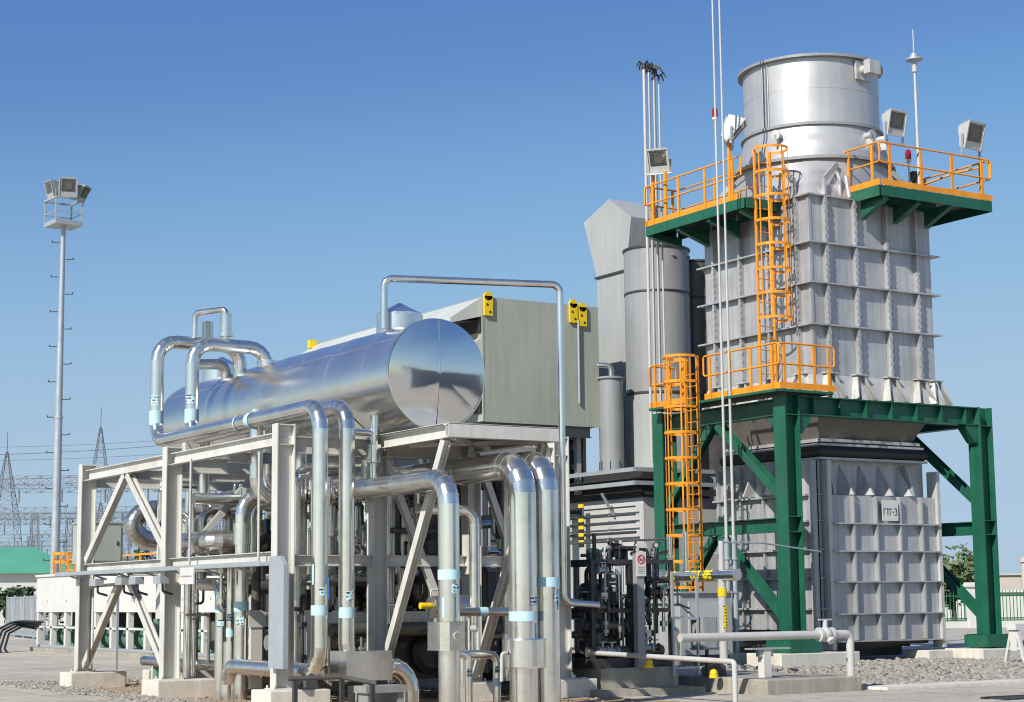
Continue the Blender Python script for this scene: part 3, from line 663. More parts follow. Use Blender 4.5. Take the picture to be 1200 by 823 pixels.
# sampling port box on the flue and lifting lugs under it
a = math.radians(-84); ux, uy = math.cos(a), math.sin(a); pc = V((CX + ux * 1.8, CY + uy * 1.8, 15.15)); n_ = V((ux, uy, 0)); s_ = V((-uy, ux, 0))
m = MB(); m.obox(pc, pc + n_ * .06, s_, .55, (0, 0, 1), .5); m.cyl(pc + n_ * .05 - s_ * .05, pc + n_ * .3 - s_ * .05, .12, .12, 14); m.obox(pc + n_ * .3 - s_ * .05, pc + n_ * .5 - s_ * .05, s_, .42, (0, 0, 1), .36); m.build('port_box', 'silver_w', st)
for a0 in (-84, -66, -158):
    for da in (0,):
        a = math.radians(a0); q = V((CX + math.cos(a) * 1.95, CY + math.sin(a) * 1.95, 13.4)); nn = V((math.cos(a), math.sin(a), 0)); ss = V((-nn.y, nn.x, 0))
        m = MB(); m.cyl(q - nn * .2, q + nn * .12, .09, .09, 16); m.cyl(q + nn * .12, q + nn * .15, .13, .13, 16); m.obox(q + V((0, 0, -.3)), q, nn, .3, ss, .06); m.build('lifting_trunnion', 'silver_w', st)
# hopper, bellows, lower casing
m = MB(); t4 = [V((29.62, 33.2, 6.12)), V((33.42, 33.2, 6.12)), V((33.42, 37.3, 6.12)), V((29.62, 37.3, 6.12))]; b4 = [V((29.95, 33.55, 5.48)), V((33.08, 33.55, 5.48)), V((33.08, 36.95, 5.48)), V((29.95, 36.95, 5.48))]
m.add(t4 + b4, [(i, 4 + i, 4 + (i + 1) % 4, (i + 1) % 4) for i in range(4)]); u4 = [p + V((0, 0, .32)) for p in t4]; m.add(t4 + u4, [(i, (i + 1) % 4, 4 + (i + 1) % 4, 4 + i) for i in range(4)]); m.build('hopper', 'hopper', st)
m = MB(); m.box(29.82, 33.22, 33.38, 37.1, 5.40, 5.48); m.box(29.78, 33.3, 33.34, 37.14, 5.30, 5.36); m.box(29.72, 33.36, 33.28, 37.2, 4.95, 5.01); m.build('bellows_flange', 'silver', st)
m = MB(); prev = None
for z, e in ((5.012, 0), (5.04, .05), (5.1, .085), (5.17, .095), (5.23, .08), (5.28, .045), (5.299, 0)):
    A = [V((29.8 - e, 33.36 - e, z)), V((33.28 + e, 33.36 - e, z)), V((33.28 + e, 37.12 + e, z)), V((29.8 - e, 37.12 + e, z))]
    if prev:
        for k in range(4): m.add([prev[k], prev[(k + 1) % 4], A[(k + 1) % 4], A[k]], [(0, 1, 2, 3)], True)
    prev = A
m.box(29.9, 33.2, 33.45, 37.0, 5.35, 5.41); m.build('bellows', 'black', st)
LX0, LX1, LY0, LY1 = 29.72, 33.5, 33.62, 37.4
m = MB(); m.box(LX0, LX1, LY0, LY1, .78, 4.96)
for z in (1.3, 2.05, 2.75, 3.45, 4.1): m.box(LX0 - .14, LX0 + .01, LY0 + .1, LY1, z - .025, z + .025)
for y in (34.5, 35.4, 36.3, 37.2): m.box(LX0 - .10, LX0 + .01, y - .03, y + .03, .8, 4.9)
m.box(LX0 - .16, LX0 + .02, 33.42, 33.56, .3, 4.94); m.box(LX0 - .02, LX0 + .1, 33.42, 33.6, .78, 4.94)
for z in (1.3, 2.05, 2.75, 3.45, 4.1): m.box(LX0 - .02, LX0 + .2, 33.36, 33.6, z - .02, z + .02)
m.build('lower_casing', 'silver', st)
for y in (34.2, 35.0, 35.8, 36.6):
    m = MB(); m.prism([(LX0 - .005, y, 4.9), (LX0 - .005, y, 4.15), (LX0 - .38, y, 4.15)], (0, .05, 0)); m.build('gusset', 'silver_w', st)
for x in (30.62, 31.28, 31.93, 32.6):
    m = MB(); m.add([(x, LY0 + .0, 4.86), (x - .10, LY0, 4.1), (x + .10, LY0 - .42, 4.1), (x + .05, LY0, 4.86), (x + .16, LY0, 4.1), (x + .15, LY0 - .42, 4.1)], [(0, 1, 2), (3, 5, 4), (0, 2, 5, 3), (1, 4, 5, 2)]); m.build('gusset', 'silver', st)
for x in (30.1, 32.75):
    m = MB(); m.prism([(x, LY0 - .005, 4.1), (x, LY0 - .005, 4.82), (x, LY0 - .06, 4.9), (x, LY0 - .16, 4.9), (x, LY0 - .22, 4.82), (x, LY0 - .40, 4.1)], (.06, 0, 0)); m.build('lifting_lug', 'silver_w', st)
m = MB(); PX0, PX1, PY, PZ0, PZ1 = 30.0, 33.56, 33.3, .52, 4.08
m.box(PX0, PX1, PY, LY0 - .005, PZ0, PZ1)
for x in (30.68, 31.45, 32.25, 33.0): m.box(x - .025, x + .025, PY - .13, PY + .01, PZ0 + .01, PZ1 - .01)
for z in (1.17, 1.95, 2.7, 3.38): m.box(PX0 - .02, PX1 + .03, PY - .15, PY + .01, z - .018, z + .018)
m.box(PX0 - .02, PX1 + .02, PY - .15, PY + .01, PZ0 - .03, PZ0 - .001)
m.build('front_panel', 'silver', st)
m = MB(); m.box(29.86, 29.99, 33.2, 33.56, .3, 4.93); m.build('corner_post', 'silver_w', st); m = MB(); m.box(33.575, 33.68, 33.2, 33.56, .3, 4.75); m.build('corner_post', 'silver_w', st)
m = MB(); m.box(31.6, 32.14, PY - .152, PY - .137, 3.46, 3.98); sg = m.build('name_plate', 'white', st)
# lettering: GTG-3 in Cyrillic capitals, built from strokes
m = MB(); yl0, yl1 = PY - .157, PY - .1525; hgt, zz = .17, 3.60
def stroke(x, z, x2, z2): m.box(x, x2, yl0, yl1, z, z2)
x = 31.64; wl_ = .075; tk = .021
def gam(x): stroke(x, zz, x + tk, zz + hgt); stroke(x + tk + .0005, zz + hgt - tk, x + wl_, zz + hgt)
gam(x); x += .1
stroke(x, zz + hgt - tk, x + .085, zz + hgt); stroke(x + .032, zz, x + .032 + tk, zz + hgt - tk - .0005); x += .108
gam(x); x += .09
stroke(x, zz + .07, x + .05, zz + .07 + tk); x += .07
P3 = [(0, .145), (.02, .165), (.05, .17), (.078, .15), (.08, .12), (.062, .095), (.035, .09), (.064, .083), (.086, .055), (.08, .02), (.05, 0), (.02, .003), (0, .028)]
for (ax, az), (bx_, bz_) in zip(P3[:-1], P3[1:]): m.obox((x + ax, (yl0 + yl1) / 2, zz + az), (x + bx_, (yl0 + yl1) / 2, zz + bz_), (0, 1, 0), .004, V((bx_ - ax, 0, bz_ - az)).cross(V((0, 1, 0))), .021)
m.build('lettering', 'ink', sg)
m = MB(); m.box(30.2, 33.2, 34.0, 37.0, .32, .775); m.box(30.05, 33.5, 33.65, 33.95, .4, .775); m.box(30.0, 33.2, 34.3, 34.5, .1, .4); m.build('base_frame', 'dark', st)

# concrete footings under the green frame and the casing
def footing(label, x0, x1, y0, y1, z, grp='pale concrete footings'):
    m = MB(); m.box(x0, x1, y0, y1, -.02, z); o = m.build('concrete_footing', 'concrete'); tag(o, label, 'footing', grp)
    b = o.modifiers.new('bevel', 'BEVEL'); b.width = .02; b.segments = 2
    return o
footing('long pale footing under the near green leg', 27.2, 29.3, 32.0, 33.25, .3)
footing('pale footing under the right green leg', 33.6, 35.4, 31.9, 33.2, .27)
footing('pale footing under the far left green leg behind the kiosk', 27.3, 28.9, 37.1, 38.4, .3)
footing('low footing under the left corner post of the name plate casing', 29.75, 30.5, 32.95, 33.75, .27)
footing('low footing under the right corner post of the name plate casing', 32.75, 33.95, 32.9, 33.7, .24)

# ------------------------------------------------------------------ green support frame
fr = thing('support_frame', 'dark green steel support frame straddling the lower stack casing', 'steel frame', (31.3, 35.2, .3))
FX = (28.1, 34.6); FY = (32.6, 37.45); ZT = 6.38
for x in FX:
    for y in FY:
        m = MB(); m.hsec((x, y, .33), (x, y, ZT), (1, 0, 0), .46, .42, .028, .02)
        for z in (3.12, 3.48, 5.9): m.box(x - .2, x + .2, y - .2, y + .2, z - .012, z + .012)
        c = m.build('leg', 'green', fr)
        m = MB(); m.box(x - .48, x + .48, y - .42, y + .42, .30, .335)
        for q in (-.4, -.2, 0, .2, .4): m.box(x + q - .012, x + q + .012, y - .40, y - .215, .336, .62); m.box(x + q - .012, x + q + .012, y + .215, y + .40, .336, .62)
        for q in (-.25, 0, .25): m.box(x - .46, x - .235, y + q - .012, y + q + .012, .336, .62); m.box(x + .235, x + .46, y + q - .012, y + q + .012, .336, .62)
        m.box(x - .47, x + .47, y - .43, y - .402, .336, .60); m.box(x - .49, x - .462, y - .40, y + .40, .336, .60); m.build('base_plate', 'green', c)
for y in FY:
    m = MB(); m.hsec((FX[0] + .235, y, ZT - .24), (FX[1] - .235, y, ZT - .24), (0, 0, 1), .46, .34, .026, .018)
    for k in range(7): x = FX[0] + .75 + k * .85; m.box(x - .011, x + .011, y - .155, y + .155, ZT - .44, ZT - .04)
    m.build('beam', 'green', fr)
for x in FX:
    m = MB(); m.hsec((x, FY[0] + .215, ZT - .27), (x, FY[1] - .215, ZT - .27), (0, 0, 1), .40, .3, .026, .018); m.build('beam', 'green', fr)
    m = MB(); m.hsec((x, FY[0] + .012, 3.3), (x, FY[1] - .012, 3.3), (0, 0, 1), .34, .26, .022, .016); m.build('cross_beam', 'green', fr)
    ym = 35.3
    for sg in (-1, 1):
        ye = FY[0] + .05 if sg < 0 else FY[1] - .05
        m = MB(); m.hsec((x, ym + sg * .12, ZT - .5), (x, ye, 3.85), (1, 0, 0), .22, .2, .018, .014); m.build('brace', 'green', fr)
        m = MB(); m.hsec((x, ym + sg * .12, 3.1), (x, ye, .95), (1, 0, 0), .22, .2, .018, .014); m.build('brace', 'green', fr)
for x, sg in ((FX[0], 1), (FX[1], -1)):
    m = MB(); y = FY[0]; a = x + sg * .235
    m.prism([(a, y - .14, ZT - .475), (a + sg * .42, y - .14, ZT - .475), (a + sg * .42, y - .14, ZT - .56), (a + sg * .12, y - .14, ZT - .92), (a, y - .14, ZT - .92)], (0, .28, 0)); m.build('knee_gusset', 'green', fr)
    y = FY[0] + .215; m = MB(); m.prism([(x - .1, y, ZT - .475), (x - .1, y + .4, ZT - .475), (x - .1, y, ZT - .9)], (.2, 0, 0)); m.build('knee_gusset', 'green', fr)

# ------------------------------------------------------------------ orange guardrails, green platforms, caged ladders
def guard(t, pts, n_post, toe=True, closed_ends=True, h=1.1):
    """guardrail along a polyline: posts, top rail, mid rail, toe board - each its own part"""
    for (p, q), n in zip(zip(pts[:-1], pts[1:]), n_post):
        p, q = V(p), V(q); d = (q - p).normalized(); nrm = d.cross(V((0, 0, 1)))
        for k in range(n):
            c = p.lerp(q, (k + .25) / (n - .5) if n > 1 else .5); m = MB(); m.obox(c, c + V((0, 0, h - .03)), d, .075, nrm, .035); m.build('post', 'orange', t)
        e = d * .06
        m = MB(); m.pipe([p - e + V((0, 0, h - .5)), p - e + V((0, 0, h)), q + e + V((0, 0, h)), q + e + V((0, 0, h - .5)), p - e + V((0, 0, h - .5))], .024, R=.08, n=8, seams=False, caps=False); m.build('rail', 'orange', t)
        if toe: m = MB(); m.obox(p - e + V((0, 0, .085)) + nrm * .02, q + e + V((0, 0, .085)) + nrm * .02, nrm, .012, (0, 0, 1), .15); m.build('toe_board', 'orange', t)
def deck(t, poly, z, th=.22):
    m = MB(); m.prism([(x, y, z - .05) for x, y in poly], (0, 0, .045)); m.build('deck', 'dark', t)
    m = MB(); n = len(poly)
    for i in range(n):
        a, b = V((*poly[i], z - th / 2)), V((*poly[(i + 1) % n], z - th / 2)); d = (b - a).normalized(); nr = d.cross(V((0, 0, 1)))
        m.obox(a + d * .02 + nr * .012, b - d * .02 + nr * .012, nr, .02, (0, 0, 1), th); m.obox(a + d * .02 - nr * .04, b - d * .02 - nr * .04, nr, .08, (0, 0, 1), .014) if th > .3 else None
    m.build('edge_beam', 'green', t)
def bracket(t, p_in, p_out, z, drop=.5):
    p_in, p_out = V((*p_in, 0)), V((*p_out, 0)); d = (p_out - p_in).normalized(); nr = d.cross(V((0, 0, 1)))
    m = MB(); za = z - .225
    m.prism([(*(p_in + nr * -.05).xy, za), (*(p_out + nr * -.05).xy, za), (*(p_out + nr * -.05).xy, za - .08), (*(p_in + nr * -.05).xy, za - drop)], nr * .1)
    a, b = p_in + V((0, 0, za - drop - .012)), p_out + V((0, 0, za - .092)); m.obox(a, b, nr, .16, d.cross(nr), .018); m.build('bracket', 'green', t)

t = thing('service_platform', 'upper left service platform with orange guardrail and green edge beam', 'platform', (28.9, 36.2, 11.55), 'orange railed platforms')
deck(t, [(28.3, 34.15), (29.36, 34.15), (29.36, 38.35), (28.3, 38.35)], 11.55, .26)
guard(t, [(28.3, 34.35, 11.55), (28.3, 38.3, 11.55), (29.36, 38.3, 11.55)], (4, 2))
m = MB(); m.pipe([(29.3, 38.2, 12.65), (29.3, 34.9, 12.65)], .022, n=8, seams=False); m.pipe([(29.3, 38.2, 12.1), (29.3, 34.9, 12.1)], .02, n=8, seams=False)
m.bar((29.3, 36.6, 11.56), (29.3, 36.6, 12.65), .05); m.build('rail', 'orange', t)
for y in (34.4, 35.7, 37.0): bracket(t, (29.36, y), (28.34, y), 11.55, .42)
bracket(t, (29.36, 38.2), (28.34, 38.2), 11.55, .25)
for zq, yq in ((0, 38.15), (0, 37.6)): m = MB(); m.obox((28.42, yq, 11.56), (28.42, yq, 12.95 - zq), (0, 1, 0), .09, (1, 0, 0), .06); m.build('lamp_post', 'orange', t)
m = MB(); m.obox((28.32, 34.75, 11.56), (28.32, 34.75, 13.05), (0, 1, 0), .08, (1, 0, 0), .06); m.build('lamp_post', 'orange', t)

t = thing('service_platform', 'upper right service platform with orange guardrail, wrapping round the stack corner', 'platform', (33, 32.7, 11.6), 'orange railed platforms')
deck(t, [(30.95, 32.1), (34.88, 32.1), (34.88, 34.8), (33.8, 34.8), (33.8, 33.0), (31.6, 33.0), (31.6, 33.5), (30.95, 33.5)], 11.76, .27)
guard(t, [(30.95, 33.42, 11.76), (30.95, 32.15, 11.76)], (2,))
guard(t, [(31.03, 32.1, 11.76), (34.83, 32.1, 11.76)], (4,))
guard(t, [(34.88, 32.2, 11.76), (34.88, 34.7, 11.76)], (3,))
for x in (31.2, 32.3, 33.4): bracket(t, (x, 33.03), (x, 32.15), 11.76, .45)
bracket(t, (33.8, 34.3), (34.8, 34.3), 11.76, .4)
m = MB(); m.pipe([(34.5, 32.15, 12.62), (34.0, 32.5, 12.5), (33.6, 33.2, 12.3)], .03, n=8, seams=False); m.build('lamp_arm', 'orange', t)

t = thing('walkway', 'lower orange railed walkway along the top of the green frame', 'walkway', (27.8, 35, 6.45), 'orange railed platforms')
deck(t, [(27.5, 32.2), (29.25, 32.2), (29.25, 32.78), (28.3, 32.78), (28.3, 37.3), (27.5, 37.3)], 6.47, .06)
guard(t, [(27.56, 32.25, 6.47), (27.56, 35.0, 6.47)], (4,)); guard(t, [(27.56, 35.75, 6.47), (27.56, 37.25, 6.47), (28.3, 37.25, 6.47)], (3, 2))
guard(t, [(27.62, 32.2, 6.47), (29.25, 32.2, 6.47)], (4,))

def caged_ladder(label, c, side, out, z0, z1, zc, w_=.5, top_ext=0.0):
    """rungs and two stringers at c (side = across), safety cage bulging along 'out' from height zc to z1"""
    c, sd, ot = V((*c, 0)), V(side), V(out); t = thing('caged_ladder', label, 'ladder', (c.x, c.y, z0), 'orange caged ladders')
    for sg in (-1, 1):
        m = MB(); q = c + sd * sg * w_ / 2; m.obox(q + V((0, 0, z0)), q + V((0, 0, z1)), sd, .04, ot, .075); m.build('stringer', 'orange', t)
    n = int((z1 - z0 - .3) / .3)
    for k in range(n): z = z0 + .3 + k * .3; m = MB(); m.cyl(c - sd * w_ / 2 + V((0, 0, z)), c + sd * w_ / 2 + V((0, 0, z)), .014, .014, 6); m.build('rung', 'orange', t)
    R = .42
    path = [(-w_ / 2, 0), (-R, .22)] + [(-R * math.cos(a), .36 + R * math.sin(a)) for a in [PI * k / 10 for k in range(11)]] + [(R, .22), (w_ / 2, 0)]
    pts = [c + sd * a + ot * b for a, b in path]
    nh = max(2, round((z1 - zc) / .62)); zs = [zc + (z1 - .03 - zc) * k / nh for k in range(nh + 1)]
    for z in zs:
        m = MB()
        for p, q in zip(pts[:-1], pts[1:]): nr = (q - p).normalized().cross(V((0, 0, 1))); m.obox(p + V((0, 0, z)), q + V((0, 0, z)), nr, .012, (0, 0, 1), .065)
        m.build('hoop', 'orange', t)
    for i in (2, 4, 7, 10, 12):
        p = pts[i]; nr = (c + ot * .36 - p).normalized(); m = MB(); m.obox(p + nr * .012 + V((0, 0, zc)), p + nr * .012 + V((0, 0, z1)), nr.cross(V((0, 0, 1))), .04, nr, .012); m.build('strap', 'orange', t)
    return t
caged_ladder('tall orange caged ladder up the left side of the stack casing', (28.86, 34.12), (1, 0, 0), (0, -1, 0), 6.5, 12.8, 8.45)
caged_ladder('orange caged ladder from the ground to the walkway at the far left green leg', (27.44, 35.4), (0, 1, 0), (-1, 0, 0), .55, 7.6, 1.85, .48)

floodlight('floodlight', 'floodlight on the left end of the upper left platform', (28.42, 37.85, 12.92), (-.75, -.62, -.42), .62, 'floodlights on the stack platforms', foot=.1)
floodlight('floodlight', 'floodlight tipped away beside the tall orange ladder, with a red lamp by it', (28.4, 34.75, 13.0), (.62, -.55, -.75), .72, 'floodlights on the stack platforms', foot=.1)
floodlight('floodlight', 'floodlight beside the flue on the upper right platform', (31.62, 32.25, 12.9), (.02, -.97, -.22), .62, 'floodlights on the stack platforms')
floodlight('floodlight', 'floodlight on the far right corner of the upper right platform', (34.3, 32.2, 12.88), (.08, -.96, -.28), .70, 'floodlights on the stack platforms')
def red_lamp(label, p, h):
    p = V(p); t = thing('warning_lamp', label, 'warning lamp', p, 'red aviation warning lamps'); m = MB(); m.cyl(p, p + V((0, 0, h)), .022, .022, 8); m.cyl(p + V((0, 0, h)), p + V((0, 0, h + .06)), .075, .075, 12); m.build('stand', 'white', t)
    m = MB(); m.lathe(p + V((0, 0, h + .06)), [(.075, 0), (.08, .1), (.07, .22), (.03, .27)], 14); m.build('lens', 'redlamp', t)
    return t
red_lamp('red warning lamp on a white stand, upper left platform', (28.05, 34.95, 12.7), 1.0)
red_lamp('red warning lamp beside the flue on the upper right platform', (32.75, 32.9, 11.78), .95)
m = MB(); m.obox((32.95, 32.95, 11.78), (32.95, 32.95, 12.3), (1, 0, 0), .05, (0, 1, 0), .05); m.box(32.87, 33.05, 32.85, 33.05, 12.25, 12.5); m.pipe([(32.95, 32.95, 12.3), (33.1, 32.9, 11.95), (33.2, 32.9, 11.78)], .02, n=8, seams=False); tag(m.build('siren', 'dark'), 'small dark siren beside the lower red lamp on the upper right platform', 'siren')
# lightning rod on the right platform
t = thing('lightning_rod', 'white lightning rod with a grey disc on the upper right platform', 'lightning rod', (32.4, 32.2, 11.78))
m = MB(); m.cyl((32.4, 32.2, 11.78), (32.4, 32.2, 14.95), .045, .032, 10); m.cyl((32.4, 32.2, 14.9), (32.4, 32.2, 15.05), .07, .07, 12); m.build('rod', 'whitepipe', t)
m = MB(); m.lathe((32.4, 32.2, 15.05), [(.06, 0), (.06, .12), (.22, .16), (.22, .2), (.12, .24), (.1, .32), (.02, .36), (.02, .9), (.004, 1.0)], 18); m.build('disc_head', 'galv', t)
# vent pipes with curled tips behind the left platform
vp = [(28.50, 38.57, .045, 16.15), (28.66, 38.57, .026, 16.1), (28.74, 38.65, .026, 16.15), (28.83, 38.57, .026, 16.05), (28.92, 38.65, .026, 16.1), (29.00, 38.57, .026, 15.9)]
vl = ['thick white vent pipe, leftmost of the row of six', 'thin white vent pipe, second from the left in the row of six', 'thin white vent pipe, third from the left in the row of six', 'thin white vent pipe, fourth from the left in the row of six', 'thin white vent pipe, fifth from the left in the row of six', 'thin white vent pipe, rightmost of the row of six']
for k, (x, y, r, zt) in enumerate(vp):
    m = MB(); m.cyl((x, y, 5.2), (x, y, zt), r, r, 8); o = m.build('vent_pipe', 'whitepipe'); tag(o, vl[k], 'vent pipe', 'white vent pipes beside the stack')
    q = V((x, y, zt)); m = MB(); m.cyl(q - V((0, 0, .1)), q + V((0, 0, .06)), r * 1.25, None, 8)
    for j in range(4): a = k * .7 + j * PI / 2; dd = V((math.cos(a), math.sin(a), 0)); m.bar(q + V((0, 0, .02)), q + dd * .16 + V((0, 0, .1)), .03); m.bar(q + dd * .15 + V((0, 0, .11)), q + dd * .24 - V((0, 0, .05)), .03)
    m.build('vent_tip', 'dark', o)
# two slender masts in front of the stack
for k, (x, lab) in enumerate(((27.30, 'left of two thin white lightning masts in front of the stack'), (27.52, 'right of two thin white lightning masts in front of the stack'))):
    m = MB(); m.cyl((x, 34.0, .28), (x, 34.0, 8), .045, .032, 8); m.cyl((x, 34.0, 8), (x, 34.0, 19), .03, .022, 8)
    o = m.build('lightning_mast', 'whitepipe'); tag(o, lab, 'mast', 'thin masts in front of the stack')
    m = MB(); m.cyl((x, 34.0, .28), (x, 34.0, 3.0), .075, .07, 10)
    for z in (.9, 1.7, 2.5): m.cyl((x, 34.0, z), (x, 34.0, z + .05), .1, .1, 10)
    m.build('sleeve', 'galv', o)
footing('small square footing under the two thin masts', 27.1, 27.75, 33.75, 34.25, .28)
# ------------------------------------------------------------------ turbine enclosure and its roof plant
te = thing('turbine_enclosure', 'long grey gas turbine enclosure with ribbed panels behind the pipework', 'enclosure', (31, 48, 0))
EX0, EX1, EY0, EY1, EZ = 28.5, 34.2, 39.0, 62.0, 5.0
m = MB(); m.box(EX0, EX1, EY0, EY1, .25, EZ)
for k in range(16): y = EY0 + .08 + k * 1.5; m.box(EX0 - .02, EX0 + .005, y - .03, y + .03, .3, EZ - .9)
m.build('wall', 'wall', te)
m = MB(); m.box(EX0 - .05, EX1, EY0 - .05, EY1, EZ + .003, EZ + .05); m.build('roof', 'dullgrey', te)
for z in (EZ - .04, EZ - .40):
    m = MB(); m.box(EX0 - .52, EX0 - .48, EY0 - .3, 55, z, z + .11); m.box(EX0 - .479, EX0 - .40, EY0 - .3, 55, z + .10, z + .11); m.box(EX0 - .479, EX0 - .40, EY0 - .3, 55, z, z + .01)
    m.box(EX0 - .479, EX1 - 3.5, EY0 - .32, EY0 - .28, z, z + .11); m.build('tray_beam', 'galv', te)
m = MB(); m.box(EX0 - .47, EX0 + .5, EY0 - .27, 54, EZ - .22, EZ - .19); m.box(EX0 - .09, EX0 - .052, EY0 - .06, 54, EZ - .7, EZ - .001); m.box(EX0 - .05, EX1 - 3.5, EY0 - .09, EY0 - .052, EZ - .7, EZ - .001); m.build('tray_floor_shade', 'void', te)  # tray floor, plus black wall strips standing in for shade between the beams
for y in (40.3, 43.3, 46.3): m = MB(); m.bar((EX0 - .45, y, EZ - .55), (EX0 - .02, y, EZ - 1.2), .06); m.build('tray_bracket', 'galv', te)
for k, y in enumerate((40.4, 44.9)):
    m = MB(); m.box(EX0 - .075, EX0 - .002, y, y + .95, .35, 2.4); dr = m.build('door', 'wall', te); m = MB(); m.box(EX0 - .11, EX0 - .077, y + .1, y + .16, 1.2, 1.45); m.build('handle', 'dark', dr)
m = MB(); m.box(EX0 + .1, EX1, EY0 + .1, EY1, 0, .249); m.build('plinth', 'slab', te)
for k, (dx, z, r, lab) in enumerate(((.2, 4.05, .022, 'topmost thin dark pipe along the grey enclosure wall'), (.2, 3.83, .022, 'second thin dark pipe along the grey enclosure wall'), (.2, 3.62, .022, 'third thin dark pipe along the grey enclosure wall'), (.2, 3.36, .04, 'lowest and thickest dark pipe along the grey enclosure wall'))):
    m = MB(); m.pipe([(EX0 - dx, 39.1, z), (EX0 - dx, 52, z)], r, n=8, seams=False); tag(m.build('wall_pipe', 'dark'), lab, 'pipe', 'pipes along the enclosure wall')
m = MB()
for k in range(6): m.box(28.16, 28.2, 41.4, 41.62, 3.02 + k * .2, 3.12 + k * .2)
o = thing('warning_post', 'yellow and black striped bar on the grey enclosure wall', 'warning bar', (28.18, 41.5, 3)); m.build('black_stripe', 'ink', o); m = MB()
for k in range(6): m.box(28.161, 28.199, 41.401, 41.619, 3.121 + k * .2, 3.219 + k * .2)
m.build('yellow_stripe', 'yellow', o)
m = MB(); m.box(29.0, 30.1, 44.4, 52, EZ + .051, 7.3); m.build('roof_casing', 'dullgrey', te)
# filter house with weather hoods, on legs
fh = thing('filter_house', 'big grey green air filter house with weather hoods behind the tank', 'filter house', (26, 45, 0))
HX0, HX1, HY0, HY1, HZ0, HZ1 = 24.8, 28.62, 41.15, 51.6, 6.38, 9.78
m = MB(); m.box(HX0, HX1, HY0, HY1, HZ0, HZ1); m.box(HX0 - .02, HX0 + .03, HY0 - .012, HY0 + .03, HZ0, HZ1); m.box(HX0 + .05, HX1, HY0 - .01, HY0 + .001, HZ0 - .02, HZ0 + .09); m.build('body', 'khaki', fh)
m = MB(); m.box(HX0 + .2, HX1 + .003, HY0 + .5, HY1 + .05, HZ1 + .002, HZ1 + .04); m.box(26.7, 27.6, 42.3, 43.1, HZ1 + .041, HZ1 + .1); m.build('roof', 'khaki', fh)
for zt in (9.76, 8.66, 7.56):
    m = MB(); y0, y1 = HY0 + .06, HY1 - .05; A = V((HX0 - .01, 0, zt)); B = V((HX0 - .98, 0, zt - .62)); Cc = V((HX0 - .98, 0, zt - .74))
    m.add([(A.x, y0, A.z), (B.x, y0, B.z), (B.x, y1, B.z), (A.x, y1, A.z)], [(0, 1, 2, 3)]); m.add([(A.x, y0, A.z - .03), (B.x + .03, y0, B.z - .03), (B.x + .03, y1, B.z - .03), (A.x, y1, A.z - .03)], [(3, 2, 1, 0)])
    m.box(B.x - .012, B.x + .012, y0, y1, B.z - .14, B.z - .0005)
    m.prism([(A.x, y0 - .015, A.z), (B.x, y0 - .015, B.z), (B.x, y0 - .015, B.z - .14), (A.x, y0 - .015, A.z - .52)], (0, .014, 0))
    h = m.build('weather_hood', 'hood', fh)
    m = MB(); m.box(HX0 - .06, HX0 - .013, y0, y1, zt - .95, zt - .1); m.add([(HX0 - .9, y0, zt - .72), (HX0 - .02, y0, zt - .62), (HX0 - .02, y1, zt - .62), (HX0 - .9, y1, zt - .72)], [(0, 1, 2, 3)]); m.build('louvre', 'void', h)
for x, z in ((24.95, 9.54), (27.74, 9.55), (28.05, 9.47)):
    m = MB(); m.box(x - .13, x + .13, HY0 - .08, HY0 - .014, z - .28, z + .26); m.lathe((x, HY0 - .08, z + .26), [(.13, 0), (.13, .066)], 18, axis=(0, 1, 0)); lg = m.build('lifting_plate', 'yellow', fh)
    m = MB()
    for q in (-.18, .02, .2): m.cyl((x + (.05 if q < 0 else -.04), HY0 - .088, z + q), (x + (.05 if q < 0 else -.04), HY0 - .081, z + q), .035, .035, 12)
    m.build('bolt_hole', 'ink', lg)
m = MB(); m.pipe([(27.9, HY0 - .06, 9.35), (27.9, HY0 - .06, 7.0)], .035, n=8, seam=.35); m.build('conduit', 'galv', fh)
m = MB(); m.box(HX0 - .3, HX0 - .05, HY1 - .25, HY1 - .1, HZ1 - .15, HZ1 + .1); m.build('lifting_plate', 'yellow', fh)
for x in (25.0, 26.7, 28.3):
    for y in (41.5, 46.2, 51.2):
        if x > 28: continue
        m = MB(); m.hsec((x, y, 0), (x, y, HZ0 - .3), (1, 0, 0), .26, .26); m.build('leg', 'dullgrey', fh)
for y in (41.5, 46.2, 51.2): m = MB(); m.hsec((HX0 + .1, y, HZ0 - .15), (HX1 - .1, y, HZ0 - .15), (0, 0, 1), .28, .2); m.build('floor_beam', 'dullgrey', fh)
m = MB(); m.box(HX0 + .3, 28.45, HY0 + .9, HY1 - .5, HZ0 - 1.5, HZ0 - .31); m.build('underfloor_shade', 'void', fh)  # black box standing in for the shade under the filter house
